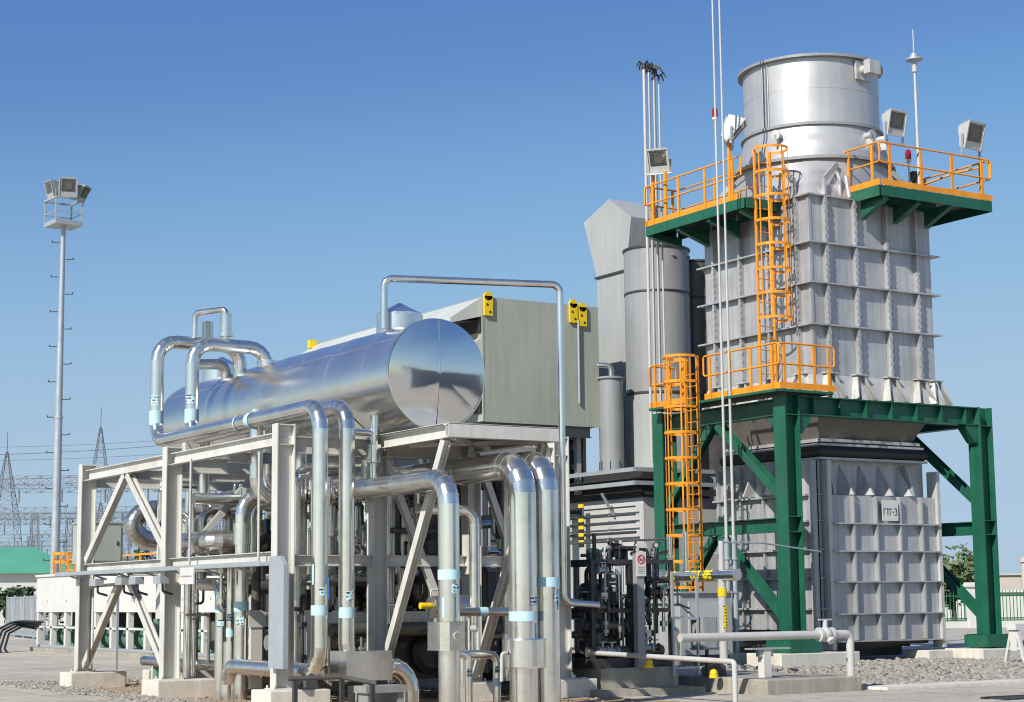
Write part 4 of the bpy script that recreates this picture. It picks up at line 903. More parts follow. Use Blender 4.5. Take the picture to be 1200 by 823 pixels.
# ventilation silencers and elbow duct on the enclosure roof
def silencer(label, x, y, r, z1, dark):
    t = thing('silencer', label, 'silencer', (x, y, EZ + .1), 'round silencers on the enclosure roof')
    m = MB(); m.lathe((x, y, 0), [(r * 1.03, EZ + .1), (r * 1.03, 7.35)], 56, caps=False); m.build('lower_shell', 'duct' if not dark else 'darkpipe', t)
    m = MB(); m.lathe((x, y, 0), [(r, 7.38), (r, 10.25)], 56, caps=False); m.lathe((x, y, 0), [(r * 1.004, 10.3), (r * 1.004, z1)], 56, caps=False)
    for a in (-1.7, -.9): q = V((x + math.cos(a) * r, y + math.sin(a) * r, z1 - .25)); m.cyl(q, q + V((math.cos(a), math.sin(a), 0)) * .06, .05, .05, 10)
    m.build('shell', 'dullgrey' if not dark else 'darkpipe', t)
    for z, e in ((7.36, .06), (10.27, .02), (z1, .04)): m = MB(); m.lathe((x, y, 0), [(r * .98, z - .03), (r + e, z - .03), (r + e, z + .03), (r * .98, z + .03)], 56, smooth=False, caps=False); m.build('flange', 'dark', t)
    m = MB(); m.lathe((x, y, 0), [(r * .99, z1 - .4), (r * .02, z1 - .4)], 40, caps=False); m.build('baffle', 'void', t)
silencer('fat grey round silencer between the elbow duct and the stack', 30.6, 41.0, .94, 11.55, False)
silencer('dark round silencer squeezed between the fat silencer and the stack', 32.35, 41.4, .9, 11.35, True)
t = thing('elbow_duct', 'tall pale grey rectangular duct with an elbow hood facing away', 'duct', (31, 42.8, EZ + .1))
m = MB(); m.box(30.3, 32.0, 42.1, 43.6, EZ + .1, 11.12); m.build('duct', 'duct', t)
m = MB(); m.box(30.25, 32.05, 42.05, 43.65, 11.12, 11.18); m.build('flange', 'dark', t)
m = MB(); m.prism([(30.3, 42.08, 11.18), (30.3, 41.78, 12.7), (30.3, 42.9, 13.45), (30.3, 44.25, 12.98), (30.3, 43.6, 11.18)], (1.7, 0, 0)); m.build('hood', 'duct', t)
# vessel with a bent vent
t = thing('vessel', 'slim grey upright vessel with a bent vent on top, left of the fat silencer', 'vessel', (28.92, 41, EZ + .1))
m = MB(); m.lathe((28.92, 41.0, 0), [(.30, EZ + .12), (.34, EZ + .13), (.34, 7.72)], 36); m.build('shell', 'dullgrey', t)
m = MB(); m.lathe((28.92, 41.0, 0), [(.30, 7.72), (.39, 7.72), (.39, 7.78), (.05, 7.8)], 36, smooth=False); m.build('lid', 'dullgrey', t)
m = MB(); m.pipe([(28.92, 40.98, 7.78), (28.92, 40.98, 8.12), (28.5, 41.3, 8.12), (28.5, 41.3, 7.5), (28.1, 41.6, 7.4)], .085, R=.16, n=14, seams=False); m.build('vent', 'alu_dull', t)
m = MB()
for k in range(8): a = k * PI / 4; q = V((28.92 + .38 * math.cos(a), 41 + .38 * math.sin(a), EZ + .1)); m.add([q, q + V((.0, .0, .28)), V((28.92 + .33 * math.cos(a), 41 + .33 * math.sin(a), EZ + .45)), V((28.92 + .33 * math.cos(a), 41 + .33 * math.sin(a), EZ + .1))], [(0, 1, 2, 3)])
m.build('foot_rib', 'dark', t)
t = thing('pipe_stand', 'grey steel ladder frame left of the slim vessel', 'frame', (28.2, 42.2, EZ))
for y in (41.75, 42.45): m = MB(); m.hsec((28.25, y, EZ - .5), (28.25, y, 6.9), (0, 1, 0), .16, .14); m.build('post', 'galv', t)
for z in (5.3, 5.85, 6.4, 6.88): m = MB(); m.hsec((28.25, 41.83, z), (28.25, 42.37, z), (0, 0, 1), .12, .1); m.build('rail', 'galv', t)
for k, (y, z, lab) in enumerate(((43.2, 5.9, 'upper small white filter pot under the filter house'), (43.2, 5.15, 'lower small white filter pot under the filter house'))):
    m = MB(); m.lathe((28.1, y, z), [(.15, 0), (.17, .02), (.17, .46), (.15, .48)], 20); o = m.build('filter_pot', 'hood'); tag(o, lab, 'filter', 'white filter pots'); m = MB(); m.lathe((28.1, y, z + .48), [(.19, 0), (.19, .04)], 20); m.build('lid', 'hood', o)
m = MB(); m.box(27.8, 28.2, 42.7, 47, 5.55, 5.85); tag(m.build('beam', 'dullgrey'), 'grey crossbeam between the white filter pots', 'beam')
m = MB(); m.box(28.62, 28.72, 42.0, 42.5, 5.1, 7.3); tag(m.build('rusty_plate', 'soil'), 'tan upright panel behind the ladder frame', 'panel')

# lube oil module, coloured dark for the shade between the rack and the enclosure
t = thing('oil_module', 'ribbed oil module coloured dark for the shade between the pipe rack and the enclosure', 'oil module', (20.5, 34, .1))
m = MB(); m.box(18.6, 20.6, 31.0, 44, .2, 2.15)
for k in range(14): y = 31.1 + k * .95; m.box(18.53, 18.605, y - .04, y + .04, .25, 2.1)
for k in range(3): x = 18.8 + k * .8; m.box(x - .04, x + .04, 30.93, 31.005, .25, 2.1)
m.build('tank', 'dark', t)
m = MB(); m.box(18.5, 20.7, 30.9, 44.1, 2.151, 2.23); m.build('lid', 'darkpipe', t)
for k, (x, y, r, h) in enumerate(((19.2, 32.0, .2, .35), (20.1, 32.4, .18, .3), (19.4, 35, .3, .9), (19.3, 38, .32, 1.0), (19.4, 40.5, .3, .8))): m = MB(); m.lathe((x, y, 2.23), [(r, 0), (r, h), (r * .7, h + .1), (.02, h + .13)], 20); m.build('oil_filter', 'darkpipe' if k % 2 else 'dark', t)
for k, (z, x) in enumerate(((2.6, 18.75), (2.9, 18.9), (3.25, 18.8))): m = MB(); m.pipe([(x, 33.4, 2.3), (x, 33.4, z), (x, 43, z)], .07, n=12, seams=False); m.build('pipe', 'darkpipe', t)
m = MB(); m.box(18.8, 20.4, 31.2, 43.8, 0, .199); m.build('base_frame', 'void', t)

# kiosk beside the green frame
t = thing('kiosk', 'low grey equipment kiosk with a square side panel, under the lower orange ladder', 'kiosk', (25.7, 34.5, 0))
m = MB(); m.box(25.1, 26.6, 33.0, 36.2, .3, 1.70); m.box(25.04, 26.66, 32.94, 36.26, 1.701, 1.745); m.build('cabinet', 'duct', t)
m = MB(); m.box(25.32, 26.3, 32.965, 32.999, .78, 1.52); m.build('side_panel', 'wall', t)
m = MB(); m.box(25.32, 26.3, 32.972, 32.999, .46, .66); m.build('side_panel', 'dullgrey', t)
m = MB(); m.box(25.16, 26.54, 33.06, 36.14, 0, .299); m.build('plinth', 'dark', t)

# white air cooler far left, with green pumps in its bays
ac = thing('air_cooler', 'long white air cooler with open bays of green pumps, far left', 'air cooler', (21, 54, 0))
AX, AY0, AY1 = 19.6, 44.5, 63.3
m = MB(); m.box(AX, AX + 3, AY0, AY1, 1.33, 2.55); m.box(AX - .06, AX + 3.06, AY0 - .05, AY1 + .05, 2.551, 2.63)
for k in range(9): y = AY0 + .8 + k * 2.1; m.cyl((AX - .03, y, 1.75), (AX + .01, y, 1.75), .07, .07, 10)
for k in range(10): y = AY1 - k * 2.08; m.box(AX - .012, AX + .002, y - .012, y + .012, 1.34, 2.55)
m.build('cooler_box', 'white', ac)
posts = []
for k in range(13): y = AY1 - .08 - k * 1.52; m = MB(); m.box(AX + .02, AX + .2, y - .09, y + .09, .2, 1.329); m.build('post', 'white', ac)
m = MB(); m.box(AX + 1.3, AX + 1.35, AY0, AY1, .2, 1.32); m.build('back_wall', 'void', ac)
m = MB(); m.box(AX + .02, AX + .1, AY0, AY1, .78, .84); m.build('rail', 'white', ac)
m = MB(); m.box(AX - .02, AX + .12, AY0, AY1, .12, .2); m.build('sill', 'galv', ac)
m = MB(); m.box(AX - .4, AX + 3, AY0 - .4, AY1 + .3, -.02, .119); m.build('plinth', 'slab', ac)
for k in range(10):
    y = AY1 - .85 - k * 1.52; t = thing('pump', 'green pump in bay %s of the white air cooler, counted from the left end' % ['one', 'two', 'three', 'four', 'five', 'six', 'seven', 'eight', 'nine', 'ten'][k], 'pump', (AX + .6, y, .2), 'green pumps in the air cooler')
    m = MB(); m.cyl((AX + .62, y - .5, .52), (AX + .62, y + .5, .52), .28, .28, 20)
    for q in (-.5, -.2, .12, .45): m.cyl((AX + .62, y + q - .03, .52), (AX + .62, y + q + .03, .52), .34, .34, 20)
    m.box(AX + .45, AX + .8, y - .4, y + .4, .2, .3); m.build('casing', 'pumpgreen', t)
    m = MB(); m.pipe([(AX + .45, y + .3, .6), (AX + .45, y + .3, 1.3)], .09, n=12, seams=False); m.build('riser', 'pumpgreen', t)
# orange cage and guardrail by the cooler
t = thing('caged_ladder', 'orange caged ladder at the far end of the white air cooler', 'ladder', (21.2, 64.0, 0), 'orange caged ladders')
c0 = V((20.75, 64.3, 0))
for sg in (-.25, .25): m = MB(); m.obox(c0 + V((sg, 0, 1.4)), c0 + V((sg, 0, 3.4)), (1, 0, 0), .05, (0, 1, 0), .08); m.build('stringer', 'orange', t)
m = MB(); m.box(c0.x - .5, c0.x + .5, c0.y - .1, c0.y + .9, 1.3, 1.399); m.box(c0.x - .05, c0.x + .05, c0.y + .4, c0.y + .5, 0, 1.3); m.build('landing', 'galv', t)
for k in range(6): m = MB(); m.cyl(c0 + V((-.25, 0, 1.7 + k * .3)), c0 + V((.25, 0, 1.7 + k * .3)), .016, .016, 6); m.build('rung', 'orange', t)
for z in (1.5, 2.3, 3.1, 3.4):
    m = MB(); pts = [c0 + V((-.45 * math.cos(PI * k / 10), -.4 - .45 * math.sin(PI * k / 10), z)) for k in range(11)]; pts = [c0 + V((-.25, 0, z))] + pts + [c0 + V((.25, 0, z))]
    for p, q in zip(pts[:-1], pts[1:]): m.obox(p, q, (q - p).normalized().cross(V((0, 0, 1))), .02, (0, 0, 1), .1)
    m.build('hoop', 'orange', t)
for k in (1, 3, 5, 7, 9): a = PI * k / 10; q = c0 + V((-.45 * math.cos(a), -.4 - .45 * math.sin(a), 0)); m = MB(); m.bar(q + V((0, 0, 1.5)), q + V((0, 0, 3.4)), .05); m.build('strap', 'orange', t)
t = thing('guardrail', 'orange guardrail behind the white air cooler', 'guardrail', (23, 55, 2.6))
for k in range(6): y = 56.8 + k * 1.9; m = MB(); m.bar((21.7, y, 2.0), (21.7, y, 3.3), .07); m.build('post', 'orange', t)
for z in (2.85, 3.25): m = MB(); m.bar((21.7, 56.5, z), (21.7, 66.4, z), .06); m.build('rail', 'orange', t)
# black hoses on the ground by the cooler
for k in range(4):
    m = MB(); pts = [(19.5, 62.9 - k * .25, .75 + .08 * k), (18.9 - .1 * k, 62.6, .85 + .06 * k), (18.2 - .12 * k, 61.8, .62 + .05 * k), (17.8 - .15 * k, 60.9, .12), (17.7 - .2 * k, 60.3, .04)]
    m.pipe(pts, .04, R=.5, n=8, seams=False); tag(m.build('hose', 'black'), ['topmost black hose drooping from the end of the white cooler', 'second black hose drooping from the end of the white cooler', 'third black hose drooping from the end of the white cooler', 'lowest black hose drooping from the end of the white cooler'][k], 'hose', 'black hoses by the air cooler')
# grey cabinets behind the pipe rack
def cabinet(label, x, y, z0, w_, d_, h, mat='dullgrey'):
    t = thing('control_cabinet', label, 'cabinet', (x, y, 0)); m = MB(); m.box(x, x + w_, y, y + d_, z0, z0 + h); m.box(x - .03, x + w_ + .03, y - .03, y + d_ + .03, z0 + h + .001, z0 + h + .04); m.build('body', mat, t)
    m = MB(); m.box(x + .06, x + w_ - .06, y - .025, y - .001, z0 + .06, z0 + h - .06); dr = m.build('door', mat, t); m = MB(); m.box(x + w_ - .16, x + w_ - .12, y - .045, y - .026, z0 + h * .45, z0 + h * .55); m.build('handle', 'dark', dr)
    m = MB(); m.box(x - .012, x - .002, y + .1, y + d_ - .1, z0 + .1, z0 + h - .1); m.build('side_plate', mat, t)
    for q in (.05, w_ - .1):
        m = MB(); m.box(x + q, x + q + .06, y + .05, y + .11, 0, z0 - .001); m.build('leg', 'galv', t)
cabinet('grey cabinet on legs behind the diagonal braces of the cream frame', 14.0, 41.5, 2.55, .9, 1.0, .95, 'khaki')
cabinet('pale grey cabinet behind the second brace of the cream frame', 15.9, 41.0, 2.2, .8, .8, 1.4, 'wall')
# ------------------------------------------------------------------ horizontal tank
TX, TZ, TR, TY0, TY1 = 13.97, 5.17, .885, 24.6, 34.5
tk_ = thing('storage_tank', 'large shiny horizontal tank in aluminium cladding on top of the pipe rack', 'tank', (TX, 29.5, TZ - TR))
rnd = random.Random(8); m = MB(); ys = [TY0, 25.55, 26.9, 28.2, 29.5, 30.8, 32.1, 33.4, TY1]; n = 96
for a, b in zip(ys[:-1], ys[1:]):
    e = rnd.uniform(-.004, .004); A = m.ring((TX, a, TZ), (0, 1, 0), TR + e, n); B = m.ring((TX, b, TZ), (0, 1, 0), TR - e + rnd.uniform(-.002, .002), n); m.strip(A, B)
    m.strip(m.ring((TX, b - .03, TZ), (0, 1, 0), TR + .007, n), m.ring((TX, b + .03, TZ), (0, 1, 0), TR + .007, n))
    m.strip(m.ring((TX, b - .0301, TZ), (0, 1, 0), TR - .005, n), m.ring((TX, b - .03, TZ), (0, 1, 0), TR + .007, n), False)
    for an in (math.radians(141 + rnd.uniform(-2, 2)), math.radians(205 + rnd.uniform(-4, 4)), math.radians(75)):
     q = V((math.cos(an), 0, math.sin(an))) * (TR + .003); m.obox(V((TX, a + .03, TZ)) + q, V((TX, b - .03, TZ)) + q, q, .006, V((0, 1, 0)).cross(q), .03)
    an = math.radians(141); q = V((math.cos(an), 0, math.sin(an))) * (TR + .003); m.obox(V((TX, a + .03, TZ)) + q, V((TX, b - .03, TZ)) + q, q, .006, V((0, 1, 0)).cross(q), .035)
m.lathe((TX, TY1, TZ), [(TR, 0), (TR * .93, .13), (TR * .75, .24), (TR * .4, .33), (.01, .36)], n, axis=(0, 1, 0), caps=False)
m.build('shell', 'tank', tk_)
m = MB(); m.lathe((TX, TY0, TZ), [(TR + .010, .05), (TR + .010, -.004), (TR - .01, -.008)], n, axis=(0, 1, 0), caps=False); m.build('end_ring', 'alu', tk_)
# dished end made of clad segments, each with its own slight tilt
secs = ((90, 270, .006, .004), (270, 322, -.012, .018), (322, 450, -.006, .004))
for a0, a1, tx, tz in secs:
    m = MB(); nr, na = 12, max(10, (a1 - a0) // 6); grid = []; am = math.radians((a0 + a1) / 2)
    for i in range(nr + 1):
        r = (TR - .004) * i / nr; row = []
        for j in range(na + 1):
            a = math.radians(a0 + (a1 - a0) * j / na); x, z = r * math.cos(a), r * math.sin(a)
            dy = -.085 * (1 - (r / TR) ** 1.7) - .056 * (z / TR) + tx * 1.6 * x * (r / TR) + tz * 1.6 * z * (r / TR)
            dy += .0022 * math.sin(5.1 * x + 3 * z + a0) * (1 - r / TR) * (r / TR) * 2 + .0014 * math.sin(9 * z - 4 * x) * (r / TR)
            row.append(V((TX + x, TY0 - .008 + dy, TZ + z)))
        grid.append(row)
    for row in grid: m.v += [tuple(q) for q in row]
    for i in range(nr):
        for j in range(na): m.f.append((i * (na + 1) + j, (i + 1) * (na + 1) + j, (i + 1) * (na + 1) + j + 1, i * (na + 1) + j + 1)); m.sm.append(True)
    m.build('end_plate', 'mirror', tk_)
m = MB(); m.bar((TX, TY0 - .106, TZ - .01), (TX, TY0 - .073, TZ + TR * .97), .018, .01); m.build('seam_strip', 'alu', tk_)
for y, r in ((25.85, .385), (33.35, .39)):
    m = MB(); m.lathe((TX, y, TZ + TR * .9), [(r, 0), (r, .32)], 40, caps=False); m.lathe((TX, y, TZ + TR * .9), [(r + .012, .30), (r + .012, .335), (.02, .53)], 10, smooth=False); m.build('manway', 'tank', tk_)
for y in (26.2, 29.4, 33.2):
    m = MB(); pts = [(TX - .8, y, TZ - .95)] + [(TX + (TR + .012) * math.cos(a), y, TZ + (TR + .012) * math.sin(a)) for a in [math.radians(205 + 130 * k / 12) for k in range(13)]] + [(TX + .8, y, TZ - .95)]
    m.prism(pts, (0, .18, 0)); m.box(TX - .9, TX + .9, y - .06, y + .24, TZ - .965, TZ - .951); m.build('saddle', 'cream', tk_)

# ------------------------------------------------------------------ cream pipe rack
rk = thing('pipe_rack', 'cream painted steel pipe rack with diagonal braces under the tank', 'pipe rack', (14, 29.5, .3))
RX = (11.5, 16.53); RY = (34.1, 29.6, 25.0); RZ = 4.3
def rcol(x, y, z1=RZ, d=.3, b=.2, z0=.3):
    m = MB(); m.hsec((x, y, z0 + .02), (x, y, z1), (1, 0, 0), d, b, .016, .011)
    for z in (z1 - .32, z1 - .02): m.box(x - d / 2 + .017, x + d / 2 - .017, y - b / 2 + .01, y - .007, z - .008, z + .008)
    for i in range(3):
        for j in range(2): m.cyl((x - .06 + .06 * i, y - .004, z1 - .18 + j * .08 - .02), (x - .06 + .06 * i, y - .02, z1 - .18 + j * .08 - .02), .013, .013, 6)
    c = m.build('column', 'cream', rk); m = MB(); m.box(x - d / 2 - .06, x + d / 2 + .06, y - b / 2 - .06, y + b / 2 + .06, z0 - .004, z0 + .0195)
    for sx in (-1, 1):
        for sy in (-1, 1): m.cyl((x + sx * (d / 2 + .03), y + sy * (b / 2 + .03), z0 + .02), (x + sx * (d / 2 + .03), y + sy * (b / 2 + .03), z0 + .06), .016, .016, 6)
    m.build('base_plate', 'cream', c)
for x in RX:
    for y in RY: rcol(x, y)
rcol(13.11, 25.0, 4.16, .24, .24); rcol(14.82, 25.0, 4.16, .24, .24); rcol(13.11, 34.1, 4.0, .24, .24); rcol(14.82, 29.6, 4.0, .24, .24); rcol(13.11, 29.6, 4.0, .24, .24)
def rbeam(p0, p1, d=.2, b=.15, name='beam'): m = MB(); m.hsec(p0, p1, (0, 0, 1), d, b, .013, .009); m.build(name, 'cream', rk)
for x in RX:
    for a, b in zip(RY[:-1], RY[1:]):
        rbeam((x, a - .105, 4.08), (x, b + .105, 4.08)); rbeam((x, a - .105, 2.28), (x, b + .105, 2.28), .17, .14)
for y in RY:
    for a, b in ((11.66, 12.98), (13.24, 14.69), (14.95, 16.37)):
        rbeam((a, y, 3.98), (b, y, 3.98), .26, .16); rbeam((a, y, 2.22), (b, y, 2.22), .17, .14)
for y in (27.3, 31.8): rbeam((11.58, y, 3.96), (16.45, y, 3.96), .18, .14)
# cantilever bracket towards the viewer
for x in (13.11, 14.82):
    rbeam((x, 24.87, 4.06), (x, 22.72, 4.06), .2, .16, 'cantilever_beam')
    m = MB(); m.hsec((x, 22.82, 3.94), (x, 24.86, .42), (1, 0, 0), .12, .13, .012, .009); m.build('brace', 'cream', rk)
m = MB(); m.hsec((13.0, 22.64, 4.06), (14.93, 22.64, 4.06), (0, 0, 1), .2, .15, .013, .009); m.box(13.0, 14.93, 22.555, 22.564, 3.965, 4.155); m.build('cantilever_beam', 'cream', rk)
m = MB(); m.box(13.0, 14.93, 22.55, 25.0, 4.165, 4.172); m.build('cover_plate', 'cream', rk)
for sg in (-1, 1): m = MB(); x = 13.97; m.bar((x - sg * .75, 22.8, 3.97), (x + sg * .7, 24.2, 3.97), .08, .06); m.build('plan_brace', 'cream', rk)
def rbrace(p0, p1, w=(1, 0, 0), d=.12, b=.14): m = MB(); m.hsec(p0, p1, w, d, b, .012, .009); m.build('brace', 'cream', rk)
for x in RX:
    ym = 31.85
    for sg, y in ((1, 34.0), (-1, 29.7)):
        rbrace((x, ym + sg * .07, 3.96), (x, y, 2.42)); rbrace((x, ym + sg * .07, 2.16), (x, y, .42))
rbrace((13.26, 25.0, 3.8), (14.66, 25.0, .5), (0, 1, 0), .1, .11); rbrace((15.0, 25.0, 3.8), (16.3, 25.0, .5), (0, 1, 0), .1, .11); rbrace((13.0, 29.6, 3.8), (11.75, 29.6, 2.4), (0, 1, 0), .1, .11)
for y, z in ((27.5, 1.33), (26.4, 1.33), (28.9, 1.33), (25.4, 1.33)):
    m = MB(); m.prism([(12.05, y, z - .14), (12.36, y, z - .14), (12.36, y, z + .1), (12.25, y, z + .14), (12.05, y, z + .14)], (0, .02, 0)); m.box(12.36, 15.5, y + .021, y + .14, z - .1, z + .1); m.box(12.1, 12.3, y + .021, y + .12, .2, z); m.build('support_bracket', 'cream', rk)
# galvanised cable tray with its drop cover
t = thing('cable_tray', 'galvanised cable tray along the rack, dropping as a flat cover at the front column', 'cable tray', (11.2, 29.7, 2.2))
m = MB(); m.box(11.1, 11.3, 24.95, 34.75, 2.14, 2.152); m.box(11.1, 11.108, 24.95, 34.75, 2.153, 2.21); m.box(11.292, 11.3, 24.95, 34.75, 2.153, 2.21); m.build('tray', 'galv', t)
m = MB(); m.prism([(11.25, 24.42, .62), (11.25, 24.95, .62), (11.25, 24.95, 2.28), (11.25, 24.55, 2.28), (11.25, 24.42, 2.15)], (.06, 0, 0)); m.box(11.311, 11.33, 24.42, 24.44, .62, 2.15); m.build('drop_cover', 'galv', t)
for k in range(7): y = 26 + k * 1.35; m = MB(); m.bar((11.2, y, 2.13), (11.45, y, 2.05), .04, .03); m.build('tray_arm', 'galv', t)
for k, y in enumerate((31.0, 32.4, 29.1, 30.3)):
    m = MB(); m.box(11.12, 11.28, y, y + .34, 1.93, 2.06); o = m.build('junction_box', 'galv'); tag(o, ['grey junction box hanging under the tray, third from the left column', 'grey junction box hanging under the tray, nearest the left column', 'grey junction box hanging under the tray, right of the second column', 'grey junction box hanging under the tray, left of the second column'][k], 'junction box', 'junction boxes under the tray')
    m = MB(); m.pipe([(11.2, y + .1, 1.93), (11.2, y + .1, 1.8), (11.45, y + .3, 1.75)], .022, n=8, seams=False); m.build('cable', 'dark', o)
m = MB(); m.pipe([(11.3, 31.4, 1.95), (11.3, 32.9, 1.93), (11.35, 33.35, 1.9), (11.35, 33.35, .5)], .03, R=.2, n=10, seams=False); tag(m.build('conduit', 'darkpipe'), 'thin dark conduit bending down beside the left cream column', 'conduit')
o = thing('sign_board', 'white sign board under the tray with one faint line of print', 'sign', (11.28, 27.85, 1.9)); m = MB(); m.box(11.07, 11.095, 27.5, 28.1, 1.90, 2.17); m.build('board', 'white', o); m = MB(); m.box(11.064, 11.069, 27.58, 28.02, 2.02, 2.04); m.build('print_line', 'dullgrey', o)
footing('pale footing under the far left cream column', 11.15, 12.25, 33.75, 34.45, .3); footing('pale footing under the second cream column, beside three vertical pipes', 11.15, 12.25, 29.2, 30.0, .3)
footing('pale footing under the cream column with the galvanised cover', 11.15, 12.15, 24.65, 25.35, .3); footing('pale footing under the rack column beside the twin fat pipes', 16.2, 17.05, 24.7, 25.3, .3)
footing('pale footing under the rack column behind the slanting brace', 12.75, 13.6, 24.75, 25.3, .3); footing('pale footing under the rack column behind the twin fat pipes', 14.45, 15.2, 24.75, 25.3, .3)
for x in (13.11, 14.82, 16.53):
    pass
footing('pale footing deep in the rack, middle row', 12.8, 15.1, 29.3, 29.9, .3); footing('pale footing in the back row of the rack', 16.2, 16.9, 29.3, 29.9, .3); footing('pale footing in the far back corner of the rack', 12.8, 16.9, 33.8, 34.4, .3)

# ------------------------------------------------------------------ pipework
def band(o, p, ax, r, w_=.12, mat='band'):
    p, ax = V(p), V(ax).normalized(); m = MB(); m.cyl(p - ax * w_ / 2, p + ax * w_ / 2, r * 1.02 + .003, None, 24, False); return m.build('label_band', mat, o)
def sticker(o, p, r, h=.12, a0=-100, da=46, mat='sticker', name='sticker'):
    """printed label wrapped round a vertical pipe"""
    m = MB(); n = 8; rr = r * 1.02 + .005; p = V(p); A = []; B = []
    for k in range(n + 1):
        a = math.radians(a0 - da / 2 + da * k / n); u = V((math.cos(a), math.sin(a), 0)) * rr; A.append(p + u - V((0, 0, h / 2))); B.append(p + u + V((0, 0, h / 2)))
    m.add(A + B, [(k, k + 1, n + 2 + k, n + 1 + k) for k in range(n)], True); return m.build(name, mat, o)
def pipe(label, pts, r, mat='alu', group=None, R=None, n=24, seams=True, seam=1.0, name='pipe', cat='pipe', gores=5):
    m = MB(); m.pipe(pts, r, R, n, gores, seam, True, seams); o = m.build(name, mat, None, pts[0]); return tag(o, label, cat, group)
def valve_box(o, p, r, h, mat='alu', handle=True, name='valve_box'):
    """cladded box round a valve on a vertical pipe, with a clip and a lever"""
    p = V(p); m = MB(); w_ = r * 1.5
    pl = [(-w_, -w_ * .55), (-w_ * .55, -w_), (w_ * .55, -w_), (w_, -w_ * .55), (w_, w_), (-w_, w_)]
    m.prism([p + V((a, b, -h / 2)) for a, b in pl], (0, 0, h))
    for z in (-h / 2, h / 2 - .012): m.prism([p + V((a * 1.04, b * 1.04, z)) for a, b in pl], (0, 0, .012))
    b = m.build(name, mat, o)
    if handle:
        m = MB(); q = p + V((w_ * 1.0, -w_ * .8, h * .25)); m.pipe([q, q + V((.12, -.03, 0)), q + V((.12, -.03, -.30))], .022, R=.03, n=8, seams=False); m.cyl(q + V((.02, 0, 0)), q + V((.09, -.02, 0)), .045, .045, 12); m.build('lever', 'whitepipe', b)
        m = MB(); 
        for k in range(7): a = math.radians(60 + 40 * k); a2 = math.radians(60 + 40 * (k + 1)); c = p + V((.0, -w_ - .012, 0)); m.bar(c + V((.06 * math.cos(a), 0, .06 * math.sin(a))), c + V((.06 * math.cos(a2), 0, .06 * math.sin(a2))), .02, .012) if k < 5 else None
        m.build('clip', 'whitepipe', b)
    return b
# twin tall pipes left of centre
P1 = (11.85, 24.45); P2 = (12.3, 24.45); r1 = .125; zr = 4.55
o = pipe('shiny cladded pipe from the left tank loop along the rack, down beside the front column', [(13.5, 31.35, 5.8), (13.5, 31.35, 6.42), (11.85, 31.35, 6.42), (11.85, 31.35, zr), (11.85, 24.45, zr), (11.85, 24.45, .56), (11.85, 27.9, .56), (11.85, 27.9, -.05)], r1, R=.36)
band(o, (11.85, 24.45, 1.47), (0, 0, 1), r1, .15); sticker(o, (11.85, 24.45, 1.75), r1, .13, -95); sticker(o, (11.85, 24.45, 2.0), r1, .3, -60, 16, 'band', 'tape_strip'); sticker(o, (11.85, 24.45, 2.0), r1, .3, -165, 16, 'band', 'tape_strip')
band(o, (11.85, 31.35, 4.98), (0, 0, 1), r1, .26); sticker(o, (11.85, 31.35, 5.3), r1, .17, -125, 70)
band(o, (11.85, 27.0, zr), (0, 1, 0), r1, .16); band(o, (11.85, 27.5, zr), (0, 1, 0), r1, .05)
o = pipe('shiny cladded pipe right of its twin, from the front tank loop to the valve box', [(13.79, 30.75, 5.9), (13.79, 30.75, 6.33), (12.3, 30.75, 6.33), (12.3, 30.75, zr + .02), (12.3, 24.45, zr + .02), (12.3, 24.45, .60), (13.05, 24.45, .60)], r1, R=.36)
band(o, (12.3, 24.45, 1.43), (0, 0, 1), r1, .16); sticker(o, (12.3, 24.45, 1.68), r1, .14, -95); sticker(o, (12.3, 24.45, 1.92), r1, .3, -60, 16, 'band', 'tape_strip')
band(o, (12.3, 30.75, 4.98), (0, 0, 1), r1, .26); sticker(o, (12.3, 30.75, 5.28), r1, .17, -125, 70)
m = MB(); m.cyl((13.79, 30.75, 5.86), (13.79, 30.75, 6.1), .19, .19, 24); m.build('insulation_box', 'alu', o)
m = MB(); m.box(12.18, 12.95, 24.2, 24.75, .42, .86); m.build('valve_box', 'alu', o)
o = pipe('short fat pipe leaving the square valve box and bending into the ground', [(12.7, 24.42, .6), (13.35, 24.42, .6), (13.35, 24.42, -.15)], .16, R=.36)
m = MB(); m.lathe((12.68, 24.42, .6), [(.17, 0), (.19, .05), (.19, .3), (.17, .34)], 24, axis=(1, 0, 0)); m.build('collar', 'alu', o)
# small bypass loop on top of the tank loop
o = pipe('thin bypass loop with a round valve above the tank pipes', [(12.58, 31.35, 6.4), (12.58, 31.35, 7.0), (12.95, 30.75, 7.02), (12.95, 30.75, 6.3)], .055, R=.1, n=16, seams=False)
m = MB(); m.cyl((12.95, 30.75, 6.55), (12.95, 30.75, 6.93), .11, .11, 20); m.cyl((12.95, 30.75, 6.5), (12.95, 30.75, 6.55), .13, .13, 20); m.build('valve', 'alu', o)
o = pipe('short capped stub with a flat box behind the bypass loop', [(12.9, 31.35, 6.45), (12.9, 31.35, 6.86)], .05, n=16, seams=False); m = MB(); m.box(12.76, 12.84, 31.25, 31.45, 6.48, 6.85); m.build('box', 'alu_dull', o)
o = pipe('dull cladded pipe dropping onto the tank behind the two loops', [(12.75, 31.9, 6.1), (13.45, 31.9, 6.15), (13.45, 31.9, 5.75)], .1, mat='alu_dull', R=.2)
# tall thin pipe arching over the tank end
pipe('slim silver pipe arching over the tank end and down the right side of the rack', [(13.55, 25.6, 6.0), (13.55, 25.6, 6.84), (16.42, 24.72, 6.84), (16.42, 24.72, 1.55), (17.1, 24.72, 1.5)], .06, mat='alu', R=.14, n=16, seam=2.2)
